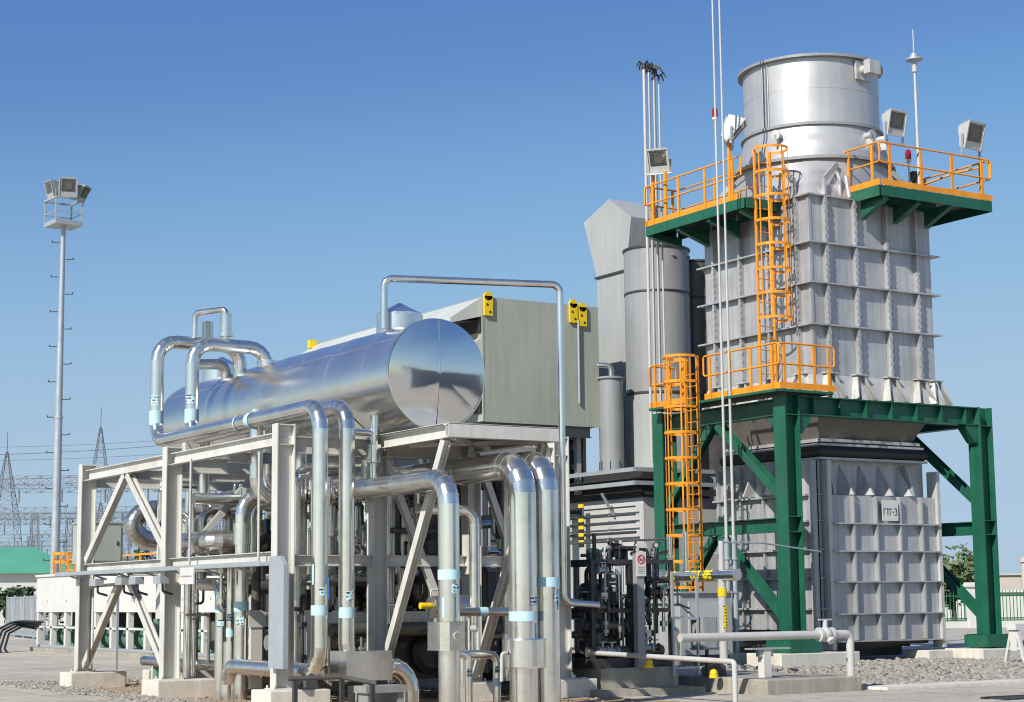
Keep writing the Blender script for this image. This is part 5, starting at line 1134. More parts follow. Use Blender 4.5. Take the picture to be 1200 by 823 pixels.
# big pipes at the front
BP = [('foremost fat cladded pipe with a round cladding box near its foot', (14.03, 22.2), .205, 3.57, 1.36, 1.58), ('fat cladded pipe just behind and right of the foremost one', (14.5, 22.3), .195, 3.62, 1.85, 1.62)]
for k, (lab, (x, y), r, z, zb, zs) in enumerate(BP):
    o = pipe(lab, [(x, 33.2, z + .02), (x, y, z), (x, y, -.05)], r, R=.42, seam=1.25, n=32)
    band(o, (x, y, zb), (0, 0, 1), r, .14); sticker(o, (x, y, zs), r, .13, -72, 36)
    sticker(o, (x, y, zb - .25), r, .3, -60, 12, 'band', 'tape_strip')
    if k == 0:
        m = MB(); m.lathe((x, y, .62), [(r, 0), (.3, .0), (.305, .02), (.305, .40), (.3, .42), (r, .42)], 32, smooth=True); b = m.build('cladding_box', 'alu', o)
        m = MB(); q = V((x - .31, y - .05, .84)); m.pipe([q, q - V((.09, 0, 0)), q - V((.10, 0, .4))], .026, R=.04, n=8, seams=False); m.build('lever', 'whitepipe', b)
o = pipe('medium cladded pipe with a square valve box, left of the twin fat pipes', [(12.79, 33.0, 3.34), (12.79, 22.2, 3.32), (12.79, 22.2, -.05)], .155, R=.36, seam=1.15, n=28)
band(o, (12.79, 22.2, 1.96), (0, 0, 1), .155, .14); sticker(o, (12.79, 22.2, 1.76), .155, .13, -85); sticker(o, (12.79, 22.2, 1.5), .155, .28, -150, 14, 'band', 'tape_strip'); sticker(o, (12.79, 22.2, 1.5), .155, .28, -75, 14, 'band', 'tape_strip')
valve_box(o, (12.79, 22.2, 1.1), .15, .4)
# small pipes between them
o = pipe('thin pipe with a small blue label left of the foremost fat pipe', [(13.3, 22.9, .82), (13.94, 22.8, .80), (13.94, 22.8, -.05)], .06, R=.12, n=16, seams=False); band(o, (13.94, 22.8, .40), (0, 0, 1), .06, .12); sticker(o, (13.94, 22.8, .58), .06, .1, -100, 90)
o = pipe('thin pipe with a printed label right beside the square valve box', [(13.1, 23.0, .84), (13.46, 22.8, .82), (13.46, 22.8, -.05)], .055, R=.1, n=16, seams=False); sticker(o, (13.46, 22.8, .55), .055, .12, -100, 90)
o = pipe('brownish horizontal pipe with a yellow cap between the medium and fat pipes', [(13.35, 23.3, 1.43), (14.6, 23.3, 1.42)], .065, mat='alu_dull', n=16, seams=False); m = MB(); m.cyl((13.3, 23.3, 1.43), (13.36, 23.3, 1.43), .075, .075, 14); m.build('cap', 'yellow', o); band(o, (14.0, 23.3, 1.425), (1, 0, 0), .065, .14)
pipe('slim pipe standing behind the medium pipe with a bend to the left at the top', [(13.2, 23.9, 2.98), (14.05, 23.6, 2.95), (14.05, 23.6, .7)], .08, R=.2, n=18)
pipe('vertical thin pipe ending in the brownish horizontal pipe', [(13.75, 23.45, 1.4), (13.75, 23.45, .35)], .07, n=16, seams=False)
o = pipe('stubby insulated pipe end with a yellow cap left of the square valve box', [(13.5, 24.0, 1.5), (14.2, 24.0, 1.5)], .17, mat='alu_dull', n=24); m = MB(); m.cyl((13.32, 24.0, 1.52), (13.499, 24.0, 1.52), .05, .045, 14); m.build('cap', 'yellow', o); m = MB(); m.pipe([(13.45, 23.9, 1.66), (13.45, 23.9, 1.76), (13.65, 23.85, 1.76)], .016, n=8, seams=False); m.build('lever', 'whitepipe', o)
pipe('thin dull pipe dropping from the stubby insulated pipe end', [(13.6, 24.0, 1.4), (13.6, 24.0, .9), (13.95, 24.0, .9)], .06, mat='alu_dull', R=.12, n=14, seams=False)
# verticals by the second column
o = pipe('shiny vertical pipe with a wide blue band, rightmost of the three by the second column', [(13.6, 27.75, 3.4), (12.02, 27.75, 3.36), (12.02, 27.75, -.05)], .118, R=.32); band(o, (12.02, 27.75, 1.53), (0, 0, 1), .118, .16); sticker(o, (12.02, 27.75, 1.3), .118, .13, -120, 60)
m = MB(); m.cyl((12.02, 27.75, 2.55), (12.02, 27.75, 2.9), .14, .14, 24); m.build('collar', 'alu', o)
o = pipe('thin pipe with a sleeve, middle one of the three by the second column', [(12.02, 28.2, 2.25), (12.02, 28.2, -.05)], .068, n=18); m = MB(); m.cyl((12.02, 28.2, .35), (12.02, 28.2, .95), .11, .11, 20); m.build('sleeve', 'alu', o); band(o, (12.02, 28.2, 1.1), (0, 0, 1), .068, .14); sticker(o, (12.02, 28.2, 1.35), .068, .12, -120, 80)
o = pipe('pipe with a fat elbow at the top, leftmost of three by the second column', [(12.9, 30.2, 1.92), (12.05, 29.6, 1.92), (12.05, 28.65, 1.9), (12.05, 28.65, -.05)], .11, R=.26); band(o, (12.05, 28.65, 1.5), (0, 0, 1), .11, .14); sticker(o, (12.05, 28.65, 1.25), .11, .12, -120, 60)
pipe('shiny pipe coming down from under the tank and turning right in a wide bend', [(12.0, 27.15, 4.75), (12.0, 27.15, 3.28), (13.6, 27.15, 3.25)], .112, R=.34)
pipe('short twin of the descending pipe behind it', [(12.42, 27.6, 4.75), (12.42, 27.6, 3.5), (13.6, 27.6, 3.48)], .07, R=.2, mat='alu_dull')
o = pipe('fat stubby drum pipe with a rounded end in the upper left bay', [(12.05, 30.6, 2.64), (12.05, 29.15, 2.64), (13.9, 29.15, 2.62)], .2, R=.3, mat='alu_dull', n=28)
pipe('horizontal cladded pipe high in the upper left bay', [(11.7, 29.1, 3.38), (12.9, 29.1, 3.38), (14.5, 29.1, 3.38)], .1)
# interior of the rack: vessels, valves and smaller pipes
def pot(label, x, y, z0, z1, r, mat='alu', grp=None, name='insulated_valve', cap=True):
    m = MB(); m.lathe((x, y, 0), [(r * .9, z0), (r, z0 + .01), (r, z1 - .01), (r * .9, z1)], 24); 
    for z in (z0 + .05, z1 - .05): m.lathe((x, y, 0), [(r * .98, z - .012), (r * 1.03, z - .012), (r * 1.03, z + .012), (r * .98, z + .012)], 24, smooth=False, caps=False)
    o = m.build(name, mat); tag(o, label, 'valve', grp)
    m = MB(); m.cyl((x, y, z0 - .5), (x, y, z0 - .001), r * .55, None, 18); m.build('spool', mat, o); m = MB(); m.cyl((x, y, z1 + .001), (x, y, z1 + .45), r * .55, None, 18); m.build('spool', mat, o)
    return o
def handle(o, x, y, z, a, mat='blue'):
    m = MB(); d = V((math.cos(a), math.sin(a), 0)); q = V((x, y, z)); m.pipe([q, q + d * .18, q + d * .2 - V((0, 0, .34))], .026, R=.05, n=8, seams=False); m.build('lever', mat, o)
G1 = 'insulated valves in the rack'
pv = [('insulated upright valve with a blue lever behind the fat drum pipe', 12.55, 28.6, 2.5, 3.0, .13, 1), ('insulated upright valve at the left of the upper left bay', 12.2, 30.4, 2.55, 3.1, .12, 0), ('insulated upright valve with a blue lever left of the front cream column', 12.75, 27.9, 2.75, 3.2, .12, 1),
      ('slim insulated valve under the wide bend, left of the front cream column', 12.9, 27.0, 2.3, 2.8, .11, 2), ('round insulated pot hanging beside the twin pipes under the tank', 12.92, 24.75, 3.72, 4.02, .115, 0), ('insulated pot under the near end of the tank', 14.5, 26.0, 3.95, 4.22, .18, 0),
      ('short insulated pot with a dull collar under the tank, right of the twin pipes', 13.6, 26.2, 3.55, 3.9, .14, 0), ('insulated valve with a black lever between the twin tall pipes', 13.05, 26.0, 2.55, 3.05, .13, 2), ('insulated valve with a black lever just right of the front column', 12.55, 25.6, 2.6, 3.1, .12, 2),
      ('dull insulated valve low behind the twin tall pipes', 13.2, 26.1, 1.0, 1.5, .14, 0), ('insulated valve in the far left bay behind the braces', 12.6, 31.6, 2.6, 3.2, .12, 1), ('insulated valve at mid height deep behind the slanting brace', 15.3, 26.8, 2.2, 2.6, .15, 0)]
for lab, x, y, z0, z1, r, hd in pv:
    o = pot(lab, x, y, z0, z1, r, 'alu' if r < .14 else 'alu_dull', G1)
    if hd: handle(o, x + .1, y - .1, z1 + .1, -1.2, 'blue' if hd == 1 else 'dark')
o = pipe('thin elbow pipe entering the round pot beside the twin pipes', [(12.45, 24.75, 4.2), (12.92, 24.75, 4.2), (12.92, 24.75, 3.95)], .055, R=.1, n=14, seams=False)
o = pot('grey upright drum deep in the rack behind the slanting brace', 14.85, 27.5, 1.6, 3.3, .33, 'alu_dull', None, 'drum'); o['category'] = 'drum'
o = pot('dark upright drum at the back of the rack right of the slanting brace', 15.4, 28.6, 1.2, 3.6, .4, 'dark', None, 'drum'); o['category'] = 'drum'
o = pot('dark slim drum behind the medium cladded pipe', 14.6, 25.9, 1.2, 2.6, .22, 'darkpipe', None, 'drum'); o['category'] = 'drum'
# exchanger shells low in the rack
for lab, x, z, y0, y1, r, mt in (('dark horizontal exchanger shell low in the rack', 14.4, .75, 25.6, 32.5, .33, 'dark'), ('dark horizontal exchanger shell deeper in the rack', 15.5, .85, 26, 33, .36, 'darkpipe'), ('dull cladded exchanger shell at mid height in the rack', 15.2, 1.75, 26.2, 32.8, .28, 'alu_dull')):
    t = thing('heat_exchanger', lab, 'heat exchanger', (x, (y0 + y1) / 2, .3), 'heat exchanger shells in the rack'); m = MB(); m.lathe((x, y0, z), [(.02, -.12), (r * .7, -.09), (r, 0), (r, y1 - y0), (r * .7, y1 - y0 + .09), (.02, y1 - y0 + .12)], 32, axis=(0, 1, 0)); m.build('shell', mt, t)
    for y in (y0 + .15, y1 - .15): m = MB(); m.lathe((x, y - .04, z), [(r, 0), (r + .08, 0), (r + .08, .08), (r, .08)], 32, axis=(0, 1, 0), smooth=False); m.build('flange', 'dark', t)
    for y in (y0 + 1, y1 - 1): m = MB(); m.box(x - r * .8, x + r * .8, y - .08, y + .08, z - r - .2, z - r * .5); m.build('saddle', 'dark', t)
G2 = 'smaller pipes inside the rack'
ip = [('dull pipe rising behind the front cream column', [(12.2, 26.0, .3), (12.2, 26.0, 3.7), (13.2, 26.0, 3.72)], .09, 'alu_dull'), ('bright vertical pipe just right of the front cream column', [(12.55, 26.6, .3), (12.55, 26.6, 4.1)], .1, 'alu'),
      ('slim bright pipe beside the inner rack column', [(13.5, 25.4, .3), (13.5, 25.4, 3.9)], .05, 'alu'), ('slim dull pipe right of the inner rack column', [(13.65, 25.6, .3), (13.65, 25.6, 3.9)], .06, 'alu_dull'),
      ('pipe crossing the rack at mid height behind the twin tall pipes', [(12.0, 26.3, 1.95), (15.8, 26.3, 1.95)], .1, 'alu_dull'), ('pipe crossing the rack low behind the twin tall pipes', [(12.1, 26.9, .95), (14.2, 26.9, .95)], .12, 'alu_dull'),
      ('dull pipe with a swan neck behind the slanting brace', [(13.9, 25.9, 3.4), (13.9, 25.9, 2.2), (15.6, 25.9, 2.2), (15.6, 25.9, .4)], .09, 'darkpipe'), ('dull pipe along the rack floor at the left', [(12.5, 33.5, .5), (12.5, 26.0, .5)], .09, 'alu_dull'),
      ('bright pipe along the rack at mid height in the left bay', [(12.9, 33.6, 3.3), (12.9, 28.3, 3.3)], .1, 'alu'), ('dark pipe along the rack under the top beams', [(15.6, 33.4, 3.6), (15.6, 25.3, 3.6), (15.6, 25.3, 2.6)], .12, 'darkpipe'),
      ('vertical bright pipe at the left of the lower left bay', [(12.4, 31.0, .3), (12.4, 31.0, 2.1)], .06, 'alu'), ('vertical bright pipe in the middle of the lower left bay', [(12.3, 30.5, .3), (12.3, 30.5, 2.1)], .08, 'alu'), ('vertical dull pipe behind the second cream column', [(12.5, 29.2, .3), (12.5, 29.2, 2.4)], .1, 'alu_dull'),
      ('insulated pipe bowing out left in a U bend behind the rack', [(15.5, 36.5, 3.72), (13.5, 36.5, 3.55), (13.25, 36.5, 3.2), (13.6, 36.5, 2.9), (15.2, 36.5, 2.88)], .2, 'alu_dull'), ('bright bracket pipe on the cream beam in the upper left bay', [(12.6, 33.0, 3.0), (12.6, 33.0, 3.85), (13.4, 33.0, 3.85), (13.4, 33.0, 3.0)], .05, 'alu'),
      ('dark pipe low across the front of the rack', [(12.5, 25.4, 1.15), (16.2, 25.4, 1.15)], .11, 'darkpipe'), ('dark pipe at mid height across the back of the rack', [(12.5, 29.0, 1.85), (16.2, 29.0, 1.85)], .12, 'darkpipe'), ('vertical dark pipe near the back row of the rack', [(16.0, 28.0, .3), (16.0, 28.0, 3.9)], .13, 'darkpipe'),
      ('vertical dull pipe behind the twin fat pipes', [(15.5, 25.0, .3), (15.5, 25.0, 3.8)], .1, 'alu_dull'), ('vertical dull pipe with a bend behind the medium pipe', [(14.3, 25.0, .3), (14.3, 25.0, 3.2), (14.3, 27.5, 3.2)], .08, 'alu_dull'), ('bright short pipe under the tank left of the wide bend', [(12.75, 28.4, 3.0), (12.75, 28.4, 4.3)], .08, 'alu'),
      ('bright slim pipe in the upper right of the left bay', [(13.3, 28.0, 2.4), (13.3, 28.0, 4.0)], .09, 'alu'), ('thin white rod hanging in front of the left bay', [(11.32, 28.3, 4.0), (11.32, 28.3, 2.2)], .02, 'whitepipe'), ('thin white rod hanging left of the front cream column', [(11.32, 25.5, 3.9), (11.32, 25.5, 2.2)], .022, 'whitepipe'),
      ('green stand pipe in the lower left bay', [(12.6, 33.1, .0), (12.6, 33.1, 1.3)], .07, 'pumpgreen'), ('bright drop pipe hanging below the far end of the tank', [(12.5, 30.6, 4.5), (12.5, 30.6, 3.2), (13.5, 30.6, 3.2)], .1, 'alu')]
for lab, pts, r, mt in ip: pipe(lab, pts, r, mt, G2, R=r * 2.6, n=18)
# the dense shade of the rack: risers, headers and drops, row behind row
rnd = random.Random(21)
bays = (('left', 29.9, 30.7), ('middle', 27.6, 29.2), ('near', 25.4, 27.0)); rows_ = (('front', 12.2, 13.0), ('inner', 13.3, 14.6), ('back', 14.9, 16.2))
mats_ = (('dull', 'alu_dull'), ('dark', 'darkpipe'), ('bright', 'alu'))
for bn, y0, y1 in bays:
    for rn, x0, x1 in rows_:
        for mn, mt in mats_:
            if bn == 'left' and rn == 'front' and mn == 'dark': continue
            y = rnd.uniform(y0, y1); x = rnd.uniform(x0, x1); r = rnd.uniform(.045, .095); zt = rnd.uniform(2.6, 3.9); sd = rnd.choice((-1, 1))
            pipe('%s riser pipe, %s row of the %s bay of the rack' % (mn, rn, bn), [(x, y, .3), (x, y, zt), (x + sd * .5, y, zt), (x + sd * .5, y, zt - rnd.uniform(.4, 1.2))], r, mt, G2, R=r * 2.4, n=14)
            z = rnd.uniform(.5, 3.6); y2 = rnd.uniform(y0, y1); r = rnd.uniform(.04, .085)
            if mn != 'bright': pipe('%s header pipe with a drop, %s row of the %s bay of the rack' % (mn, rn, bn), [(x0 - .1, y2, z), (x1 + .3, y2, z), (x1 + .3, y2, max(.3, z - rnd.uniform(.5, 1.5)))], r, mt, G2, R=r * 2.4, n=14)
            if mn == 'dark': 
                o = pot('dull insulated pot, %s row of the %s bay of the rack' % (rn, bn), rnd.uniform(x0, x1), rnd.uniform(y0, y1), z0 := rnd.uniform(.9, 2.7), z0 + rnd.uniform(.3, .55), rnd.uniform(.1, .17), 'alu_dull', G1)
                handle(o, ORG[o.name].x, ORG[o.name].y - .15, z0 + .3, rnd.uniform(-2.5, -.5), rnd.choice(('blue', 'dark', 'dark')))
# small-bore tubing and cable drops in every bay
levels = (('low', .35, 1.5), ('waist high', 1.3, 2.5), ('high', 2.4, 3.8)); zones = (('left bay', 11.9, 13.5, 29.9, 30.8), ('middle bay', 11.95, 14.5, 26.8, 29.3), ('near bay', 12.0, 14.6, 25.15, 26.2), ('right bay', 14.95, 16.3, 24.9, 26.5)); fins = (('silver', 'alu'), ('dark', 'dark'), ('dull', 'alu_dull'))
for zn, x0, x1, y0, y1 in zones:
    for ln, z0, z1 in levels:
        for fnm, mt in fins:
            x, y, r = rnd.uniform(x0, x1), rnd.uniform(y0, y1), rnd.uniform(.018, .04); zb = rnd.uniform(z0, z0 + .3); zt = rnd.uniform(z1 - .3, z1); d1 = rnd.uniform(.15, .5) * rnd.choice((-1, 1)); d2 = rnd.uniform(.1, .35) * rnd.choice((-1, 1))
            m = MB(); m.pipe([(x + d2, y, zb), (x, y, zb), (x, y, zt), (x + d1, y - .05, zt)], r, R=r * 3, n=10, seams=False)
            for q in range(2): zz = rnd.uniform(zb + .1, zt - .15); m.cyl((x, y, zz), (x, y, zz + .07), r * 2.2, None, 12)
            tag(m.build('tube', mt), '%s small tube with two fittings, %s in the %s of the rack' % (fnm, ln, zn), 'tube', 'small tubes inside the rack')
for k, (z, lab) in enumerate(((1.25, 'lower dark cable ladder along the back of the rack'), (3.0, 'upper dark cable ladder along the back of the rack'))):
    t = thing('cable_ladder', lab, 'cable tray', (16.9, 29.5, z), 'cable ladders behind the rack'); m = MB(); m.box(16.8, 16.84, 25.3, 34, z, z + .12); m.box(17.2, 17.24, 25.3, 34, z, z + .12)
    for q in range(22): m.box(16.841, 17.199, 25.4 + q * .4, 25.44 + q * .4, z + .01, z + .03)
    m.build('ladder', 'galv', t); m = MB()
    for q in range(5): m.cyl((16.88 + q * .07, 25.3, z + .055), (16.88 + q * .07, 34, z + .055), .026, None, 8)
    m.build('cables', 'void', t)
# plant hall behind the viewer: it shows in the polished tank end
hc2 = thing('plant_hall', 'long grey plant hall seen only as a dark band mirrored in the tank end', 'building', (55, -40, 0))
m = MB(); m.box(34, 84, -52, -40, 0, 7.6); m.build('wall', 'dullgrey', hc2); m = MB(); m.box(33.6, 84.4, -52.4, -39.6, 7.601, 8.0); m.build('roof', 'dark', hc2)
# cladded gate valve with flanges and bonnets: a few in the shade of the rack
def hand_valve(label, x, y, z, s=1.0, mat='dark'):
    t = thing('hand_valve', label, 'valve', (x, y, z), 'hand wheel valves in the rack'); m = MB(); m.cyl((x - .2 * s, y, z), (x + .2 * s, y, z), .09 * s, None, 16); m.cyl((x - .22 * s, y, z), (x - .17 * s, y, z), .16 * s, None, 18); m.cyl((x + .17 * s, y, z), (x + .22 * s, y, z), .16 * s, None, 18); m.cyl((x, y, z), (x, y, z + .3 * s), .06 * s, .045 * s, 12); m.build('body', mat, t)
    m = MB(); m.lathe((x, y, z + .33 * s), [(.13 * s, -.012), (.16 * s, -.012), (.16 * s, .012), (.13 * s, .012)], 20, smooth=False)
    m.bar((x - .14 * s, y, z + .33 * s), (x + .14 * s, y, z + .33 * s), .02); m.build('hand_wheel', 'galv', t)
for k, (x, y, z, lab) in enumerate(((12.6, 27.0, 1.0, 'hand wheel valve low behind the front cream column'), (13.4, 25.9, .62, 'hand wheel valve low between the slanting brace and the medium pipe'), (12.5, 26.0, 1.55, 'hand wheel valve behind the lower part of the twin tall pipes'), (13.0, 27.8, 1.2, 'hand wheel valve in the lower middle bay'), (14.0, 25.9, 1.35, 'hand wheel valve behind the square valve box'), (12.7, 30.0, 1.1, 'hand wheel valve in the lower left bay'))): hand_valve(lab, x, y, z, 1.1, 'alu_dull' if k % 2 else 'dark')
# low dark rail in front
m = MB(); m.pipe([(10.95, 23.6, .52), (11.75, 23.5, .52), (12.2, 23.3, .42)], .035, R=.2, n=10, seams=False)
t = thing('low_rail', 'low dark guard rail in front of the square valve box', 'rail', (11.5, 23.5, 0)); m.build('rail', 'darkpipe', t)
for x, y, z in ((11.05, 23.58, .5), (11.75, 23.5, .5), (12.15, 23.32, .42)): m = MB(); m.bar((x, y, 0), (x, y, z), .06); m.build('post', 'dark', t)
m = MB(); m.box(12.25, 12.95, 23.7, 24.1, .26, .36); m.box(12.3, 12.4, 23.75, 24.05, 0, .259); m.box(12.8, 12.9, 23.75, 24.05, 0, .259); tag(m.build('pipe_support', 'dullgrey'), 'low grey steel support under the square valve box', 'support')

# ------------------------------------------------------------------ fuel gas skid right of the rack
sb = MB(); sb.prism([(16.9, 24.45, 0), (18.9, 24.2, 0), (18.9, 28, 0), (16.9, 28, 0)], (0, 0, .12)); o = sb.build('concrete_plinth', 'slab'); tag(o, 'low stepped concrete plinth under the dark fuel skid', 'plinth')
m = MB(); m.box(17.15, 18.75, 24.75, 28.0, .122, .45); m.build('upper_step', 'slab', o)
sk = thing('fuel_skid', 'dark fuel gas skid crowded with filters, pipes and gauges right of the rack', 'skid', (17.9, 26, .45))
KX0, KX1, KY0, KY1 = 17.1, 18.75, 24.9, 27.8
m = MB()
for (a, b) in (((KX0, KY0), (KX1, KY0)), ((KX1, KY0), (KX1, KY1)), ((KX0, KY1), (KX1, KY1)), ((KX0, KY0), (KX0, KY1))): m.bar((*a, .53), (*b, .53), .1, .16)
m.build('base_frame', 'dark', sk)
for x, y in ((KX0, KY0), (KX1, KY0), (KX0, KY1), (KX1, KY1), (17.9, KY0)): m = MB(); m.bar((x, y, .46), (x, y, 2.25), .07); m.build('post', 'dark', sk)
for a, b in (((KX0, KY0), (KX1, KY0)), ((KX1, KY0), (KX1, KY1)), ((KX0, KY0), (KX0, KY1)), ((KX0, KY1), (KX1, KY1))):
    for z in (1.4, 2.22): m = MB(); m.bar((*a, z), (*b, z), .06, .07); m.build('rail', 'dark', sk)
for x, y, r, z1 in ((17.45, 25.3, .15, 1.75), (17.85, 25.6, .19, 1.85), (18.35, 25.5, .13, 1.7), (17.6, 26.6, .18, 1.9), (18.3, 26.8, .18, 1.9)):
    m = MB(); m.lathe((x, y, 0), [(r * .3, .62), (r, .75), (r, z1 - .12), (r * .6, z1 - .03), (.02, z1)], 24); m.lathe((x, y, 0), [(r, z1 - .35), (r + .05, z1 - .35), (r + .05, z1 - .29), (r, z1 - .29)], 24, smooth=False); m.build('filter_vessel', 'darkpipe', sk)
for pts, r in (([(17.05, 25.05, 1.15), (18.2, 25.05, 1.15), (18.2, 25.05, 2.0)], .075), ([(17.05, 25.0, .72), (18.6, 25.0, .72)], .09), ([(17.6, 25.1, 1.9), (17.6, 25.1, 2.45), (18.4, 25.1, 2.45), (18.4, 25.1, 1.2)], .04), ([(17.3, 25.1, .75), (17.3, 25.1, 2.7)], .035), ([(17.0, 25.4, 1.0), (18.7, 25.4, 1.0)], .06), ([(17.9, 24.95, .8), (17.9, 24.95, 1.9), (18.7, 24.95, 1.9)], .045), ([(17.5, 25.0, 1.2), (17.5, 25.0, 2.1), (17.1, 25.0, 2.1)], .03), ([(18.5, 25.0, 1.0), (18.5, 25.0, 2.35), (18.9, 25.2, 2.4)], .03)):
    m = MB(); m.pipe(pts, r, n=12, seams=False)
    for q in (.25, .7): p = V(pts[0]).lerp(V(pts[1]), q); d = (V(pts[1]) - V(pts[0])).normalized(); m.cyl(p - d * .03, p + d * .03, r * 1.6, None, 14)
    m.build('pipe', 'darkpipe' if r > .05 else 'dark', sk)
for k, (x, z) in enumerate(((17.35, 2.35), (17.7, 2.55), (18.05, 2.42), (18.45, 2.5), (17.55, 1.75), (18.2, 1.6))):
    y = 24.95; m = MB(); m.cyl((x, y, z), (x, y - .05, z), .045, None, 16); m.cyl((x, y - .02, z - .3), (x, y - .02, z - .05), .012, None, 6); g = m.build('gauge', 'dark', sk); m = MB(); m.cyl((x, y - .051, z), (x, y - .056, z), .036, None, 16); m.build('dial', 'white', g)
for k, (x, y, z) in enumerate(((17.35, 25.2, 2.15), (18.0, 25.3, 2.2), (17.8, 25.2, 2.3))):
    m = MB(); m.cyl((x, y, z), (x, y, z + .22), .11, .09, 14); m.sph((x, y, z + .24), .13, 14, .5); m.build('actuator', 'dark' if k else 'pumpgreen', sk)
for x, z, w_, h in ((17.25, 1.6, .12, .1), (18.1, .95, .16, .12), (18.0, 2.45, .2, .09), (17.55, 2.0, .1, .14)): m = MB(); m.box(x, x + w_, 24.83, 24.845, z, z + h); m.build('tag_plate', 'white', sk)
rnd = random.Random(5)
for k in range(30):
    x = rnd.uniform(KX0 + .05, KX1 - .05); y = rnd.uniform(KY0 - .02, KY0 + .8); z0 = rnd.uniform(.55, 1.2); z1 = rnd.uniform(1.4, 2.5); r = rnd.choice((.018, .022, .03, .04)); sd = rnd.choice((-1, 1))
    m = MB(); m.pipe([(x, y, z0), (x, y, z1), (x + sd * rnd.uniform(.1, .3), y, z1)], r, R=r * 3, n=10, seams=False)
    for q in range(3): zz = rnd.uniform(z0, z1 - .1); m.cyl((x, y, zz), (x, y, zz + rnd.uniform(.03, .09)), r * rnd.uniform(1.7, 2.6), None, 10)
    m.build('riser', rnd.choice(('dark', 'darkpipe', 'galv', 'alu_dull', 'dark')), sk)
for k in range(10):
    x = rnd.uniform(KX0 + .1, KX1 - .3); z = rnd.uniform(.7, 2.1); y = KY0 - rnd.uniform(0, .05); s = rnd.uniform(.5, .8)
    m = MB(); m.cyl((x - .16 * s, y, z), (x + .16 * s, y, z), .07 * s, None, 12); m.cyl((x - .18 * s, y, z), (x - .13 * s, y, z), .13 * s, None, 14); m.cyl((x + .13 * s, y, z), (x + .18 * s, y, z), .13 * s, None, 14); m.cyl((x, y, z), (x, y, z + .22 * s), .04 * s, None, 10); m.cyl((x, y, z + .22 * s), (x, y, z + .25 * s), .13 * s, None, 14); m.build('valve', rnd.choice(('dark', 'darkpipe', 'galv')), sk)
for k in range(9):
    x = 17.2 + .17 * k; z = 2.2 + .12 * (k % 3); m = MB(); m.pipe([(x, 25.0, z - .5), (x, 25.0, z), (x + .08, 25.05, z + .14), (x + .16, 25.15, z + .1)], .014, R=.06, n=6, seams=False); m.build('cable', 'dark', sk)
# sign post with the no smoking sign
t = thing('sign_post', 'grey square post carrying a white no smoking sign in front of the fuel skid', 'sign post', (17.95, 24.72, .45))
m = MB(); m.bar((17.95, 24.74, .45), (17.95, 24.74, 2.35), .15, .12); m.build('post', 'dullgrey', t)
m = MB(); m.box(17.85, 18.05, 24.655, 24.668, 1.97, 2.38); sg = m.build('sign_plate', 'white', t)
c = V((17.95, 24.652, 2.25)); m = MB(); m.lathe(c, [(.058, -.001), (.078, -.001), (.078, .002), (.058, .002)], 28, axis=(0, 1, 0), smooth=False, caps=False); m.obox(c + V((-.045, 0, .045)), c + V((.045, 0, -.045)), (0, 1, 0), .003, (1, 0, 1), .016); m.build('prohibition_ring', 'red', sg)
m = MB(); m.box(17.905, 17.975, 24.648, 24.6495, 2.235, 2.25); m.bar((17.985, 24.649, 2.25), (17.99, 24.649, 2.285), .008, .002); m.build('cigarette', 'ink', sg)
m = MB()
for k, w_ in enumerate((.15, .12, .15, .1)): m.box(17.95 - w_ / 2, 17.95 + w_ / 2, 24.651, 24.654, 2.11 - k * .03, 2.118 - k * .03)
m.build('print_lines', 'dullgrey', sg)
# light ladder-like stand with the grey junction box at the right end of the skid
t = thing('instrument_stand', 'open galvanised stand with instruments at the right end of the fuel skid', 'stand', (18.95, 25.4, .3))
for x, y in ((18.62, 24.7), (19.15, 24.7), (19.15, 25.5)): m = MB(); m.bar((x, y, .3), (x, y, 2.05), .04); m.build('post', 'galv', t)
for z in (.42, 1.25, 2.0): m = MB(); m.bar((18.62, 24.7, z), (19.15, 24.7, z), .03, .04); m.bar((19.15, 24.72, z), (19.15, 25.5, z), .04, .05); m.build('rail', 'galv', t)
m = MB(); m.cyl((18.8, 24.9, .45), (18.8, 24.9, 1.0), .09, None, 14); m.sph((18.8, 24.9, 1.02), .09, 12); m.build('regulator', 'alu_dull', t)
m = MB(); m.pipe([(18.75, 24.72, 1.9), (18.75, 24.72, 1.5), (19.0, 24.72, 1.42)], .018, n=8, seams=False); m.build('tube', 'dark', t)
o = MB(); o.box(19.2, 19.5, 24.6, 24.95, .72, 1.27); t = o.build('junction_box', 'dullgrey'); tag(t, 'grey instrument box at the left end of the white valve pipe', 'junction box'); m = MB(); m.box(19.23, 19.47, 24.585, 24.599, .75, 1.24); m.build('lid', 'dullgrey', t); m = MB(); m.box(19.3, 19.34, 24.65, 24.7, .25, .72); m.build('conduit', 'dark', t)
for k, (x, y) in enumerate(((17.95, 24.5), (19.2, 24.35))):
    m = MB(); m.sph((x, y, .53 if k == 0 else .33), .07, 14); m.cyl((x, y, .45 if k == 0 else .25), (x, y, .5 if k == 0 else .3), .08, None, 14); tag(m.build('ground_marker', 'yellow'), ['yellow knob at the foot of the no smoking sign post', 'yellow knob on the slab by the instrument stand'][k], 'marker')
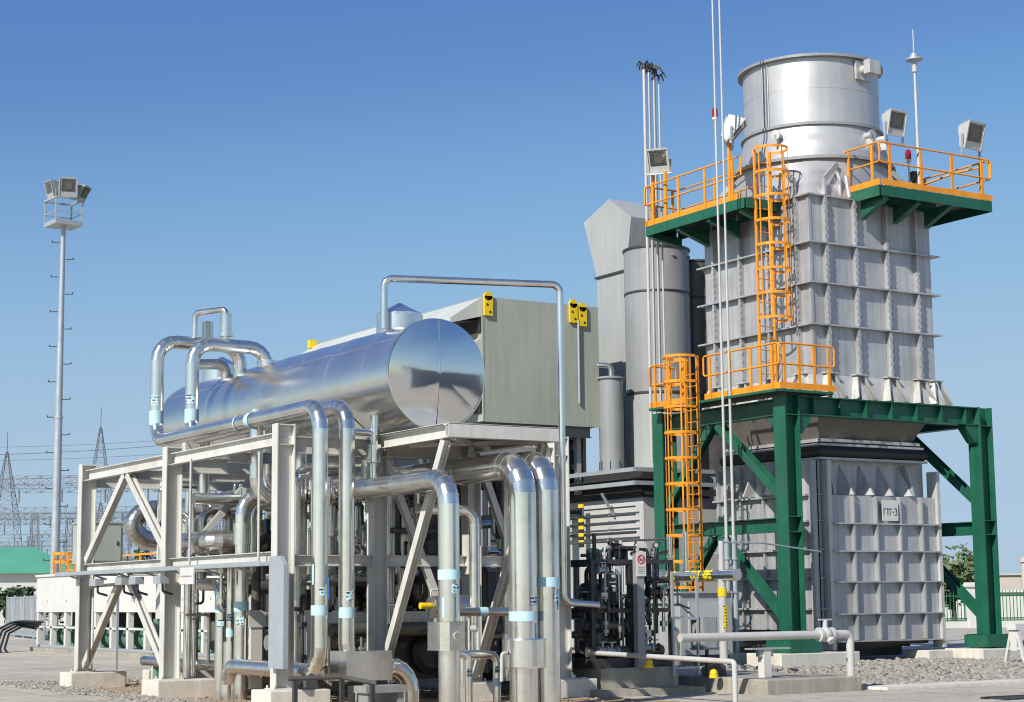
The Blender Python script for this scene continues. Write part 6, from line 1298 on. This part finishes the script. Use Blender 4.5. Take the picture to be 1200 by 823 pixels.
# white water pipe with a valve, over the slab
o = pipe('white painted pipe with a gate valve crossing above the slab before the stack', [(17.75, 23.36, .96), (21.4, 23.36, .96), (21.4, 23.36, .25)], .07, 'whitepipe', R=.1, n=20, seams=False)
x = 20.85; m = MB(); m.sph((x, 23.36, .96), .13, 18); m.cyl((x - .16, 23.36, .96), (x - .1, 23.36, .96), .12, None, 18); m.cyl((x + .1, 23.36, .96), (x + .16, 23.36, .96), .12, None, 18); m.cyl((x, 23.36, 1.05), (x, 23.36, 1.2), .045, None, 12); m.bar((x - .14, 23.36, 1.21), (x + .14, 23.36, 1.21), .03, .025); m.cyl((x, 23.24, .88), (x, 23.2, .84), .07, None, 12); m.build('gate_valve', 'whitepipe', o)
t = thing('pipe_support', 'white pedestal with a flat cross plate under the white valve pipe', 'support', (19.95, 23.9, .25)); m = MB(); m.box(19.87, 20.03, 23.82, 23.98, .25, .72); m.build('pedestal', 'white', t); m = MB(); m.box(19.6, 20.45, 23.8, 24.0, .72, .745); m.box(19.8, 20.1, 23.85, 23.95, .6, .719); m.build('cross_plate', 'galv', t)
m = MB(); m.prism([(19.4, 24.9, .25), (19.75, 24.7, .25), (19.75, 24.7, .42), (19.68, 24.74, .5), (19.4, 24.9, .4)], (.12, .2, 0)); tag(m.build('lamp_block', 'dark'), 'small dark block lying on the slab near the white pedestal', 'block')
pipe('thin white rail pipe bending down to the paving at the bottom of the photo', [(16.9, 24.7, .72), (16.95, 21.0, .66), (16.95, 21.0, -.05)], .04, 'whitepipe', R=.06, n=14, seams=False)
# yellow-marked gas pipe
o = pipe('silver gas pipe with yellow tags on an upright leg, above the kiosk', [(23.14, 31.9, 2.05), (23.14, 28.5, 2.05)], .115, 'alu', n=22, seam=1.4)
m = MB(); m.cyl((23.14, 31.9, 2.05), (23.14, 31.0, 2.05), .165, None, 24); m.cyl((23.14, 32.1, 2.05), (23.14, 31.9, 2.05), .06, .1, 20); m.build('insulated_end', 'alu', o)
m = MB(); m.cyl((23.14, 29.0, .25), (23.14, 29.0, 1.98), .085, None, 20); m.cyl((23.14, 29.0, 2.12), (23.14, 29.0, 2.75), .06, None, 16); lg = m.build('upright', 'whitepipe', o)
m = MB(); m.cyl((23.14, 29.0, 1.62), (23.14, 29.0, 1.8), .095, None, 20); m.build('label_band', 'yellow', o)
sticker(o, (23.14, 29.0, 1.2), .09, .5, -95, 50, 'ytag', 'yellow_tag')
for y in (29.35, 29.75, 30.6): m = MB(); m.cyl((23.14, y - .15, 2.05), (23.14, y + .15, 2.05), .121, None, 22, False); m.build('yellow_tag', 'ytag', o)
for y, z1, lab in ((30.75, 2.9, 'left of two silver vent stubs rising from the yellow tagged pipe'), (30.2, 2.98, 'right of two silver vent stubs rising from the yellow tagged pipe')):
    m = MB(); m.cyl((23.14, y, 2.16), (23.14, y, z1), .06, None, 16); m.cyl((23.14, y, 2.45), (23.14, y, 2.5), .078, None, 16); tag(m.build('vent_stub', 'alu'), lab, 'vent')
pipe('thin galvanised pipe running level behind the vent stubs to the enclosure', [(23.3, 30.9, 2.86), (23.3, 40.0, 2.9)], .025, 'darkpipe', n=8, seams=False)
pipe('thin galvanised arm pipe reaching right from the top of the yellow banded leg', [(23.14, 29.0, 2.72), (24.2, 29.0, 2.72), (26.0, 29.2, 2.55)], .018, 'galv', n=8, seams=False)
# white trestle at the right edge
t = thing('trestle', 'white steel trestle cut off by the right edge of the photo', 'trestle', (32.7, 29.8, 0))
for x in (32.45, 33.2):
    for sg in (-1, 1): m = MB(); m.bar((x, 29.8 + sg * .3, 0), (x, 29.8 + sg * .08, .78), .09, .06); m.build('leg', 'white', t)
m = MB(); m.box(32.35, 33.4, 29.66, 29.94, .78, .92); m.box(32.4, 32.5, 29.7, 29.9, .3, .779); m.build('top_beam', 'white', t)
m = MB(); m.bar((32.45, 29.62, .35), (32.45, 29.98, .35), .05); m.build('brace', 'white', t)
# power cable conduits up the enclosure wall
for k, (y, z1, lab) in enumerate(((42.6, 4.4, 'left one of two thin white conduits on the enclosure wall'), (42.1, 4.4, 'right one of two thin white conduits on the enclosure wall'))):
    m = MB(); m.cyl((28.3, y - 2.2, 1.0), (28.3, y - 2.2, z1 - 1.2), .025, None, 8); tag(m.build('conduit', 'galv'), lab, 'conduit')
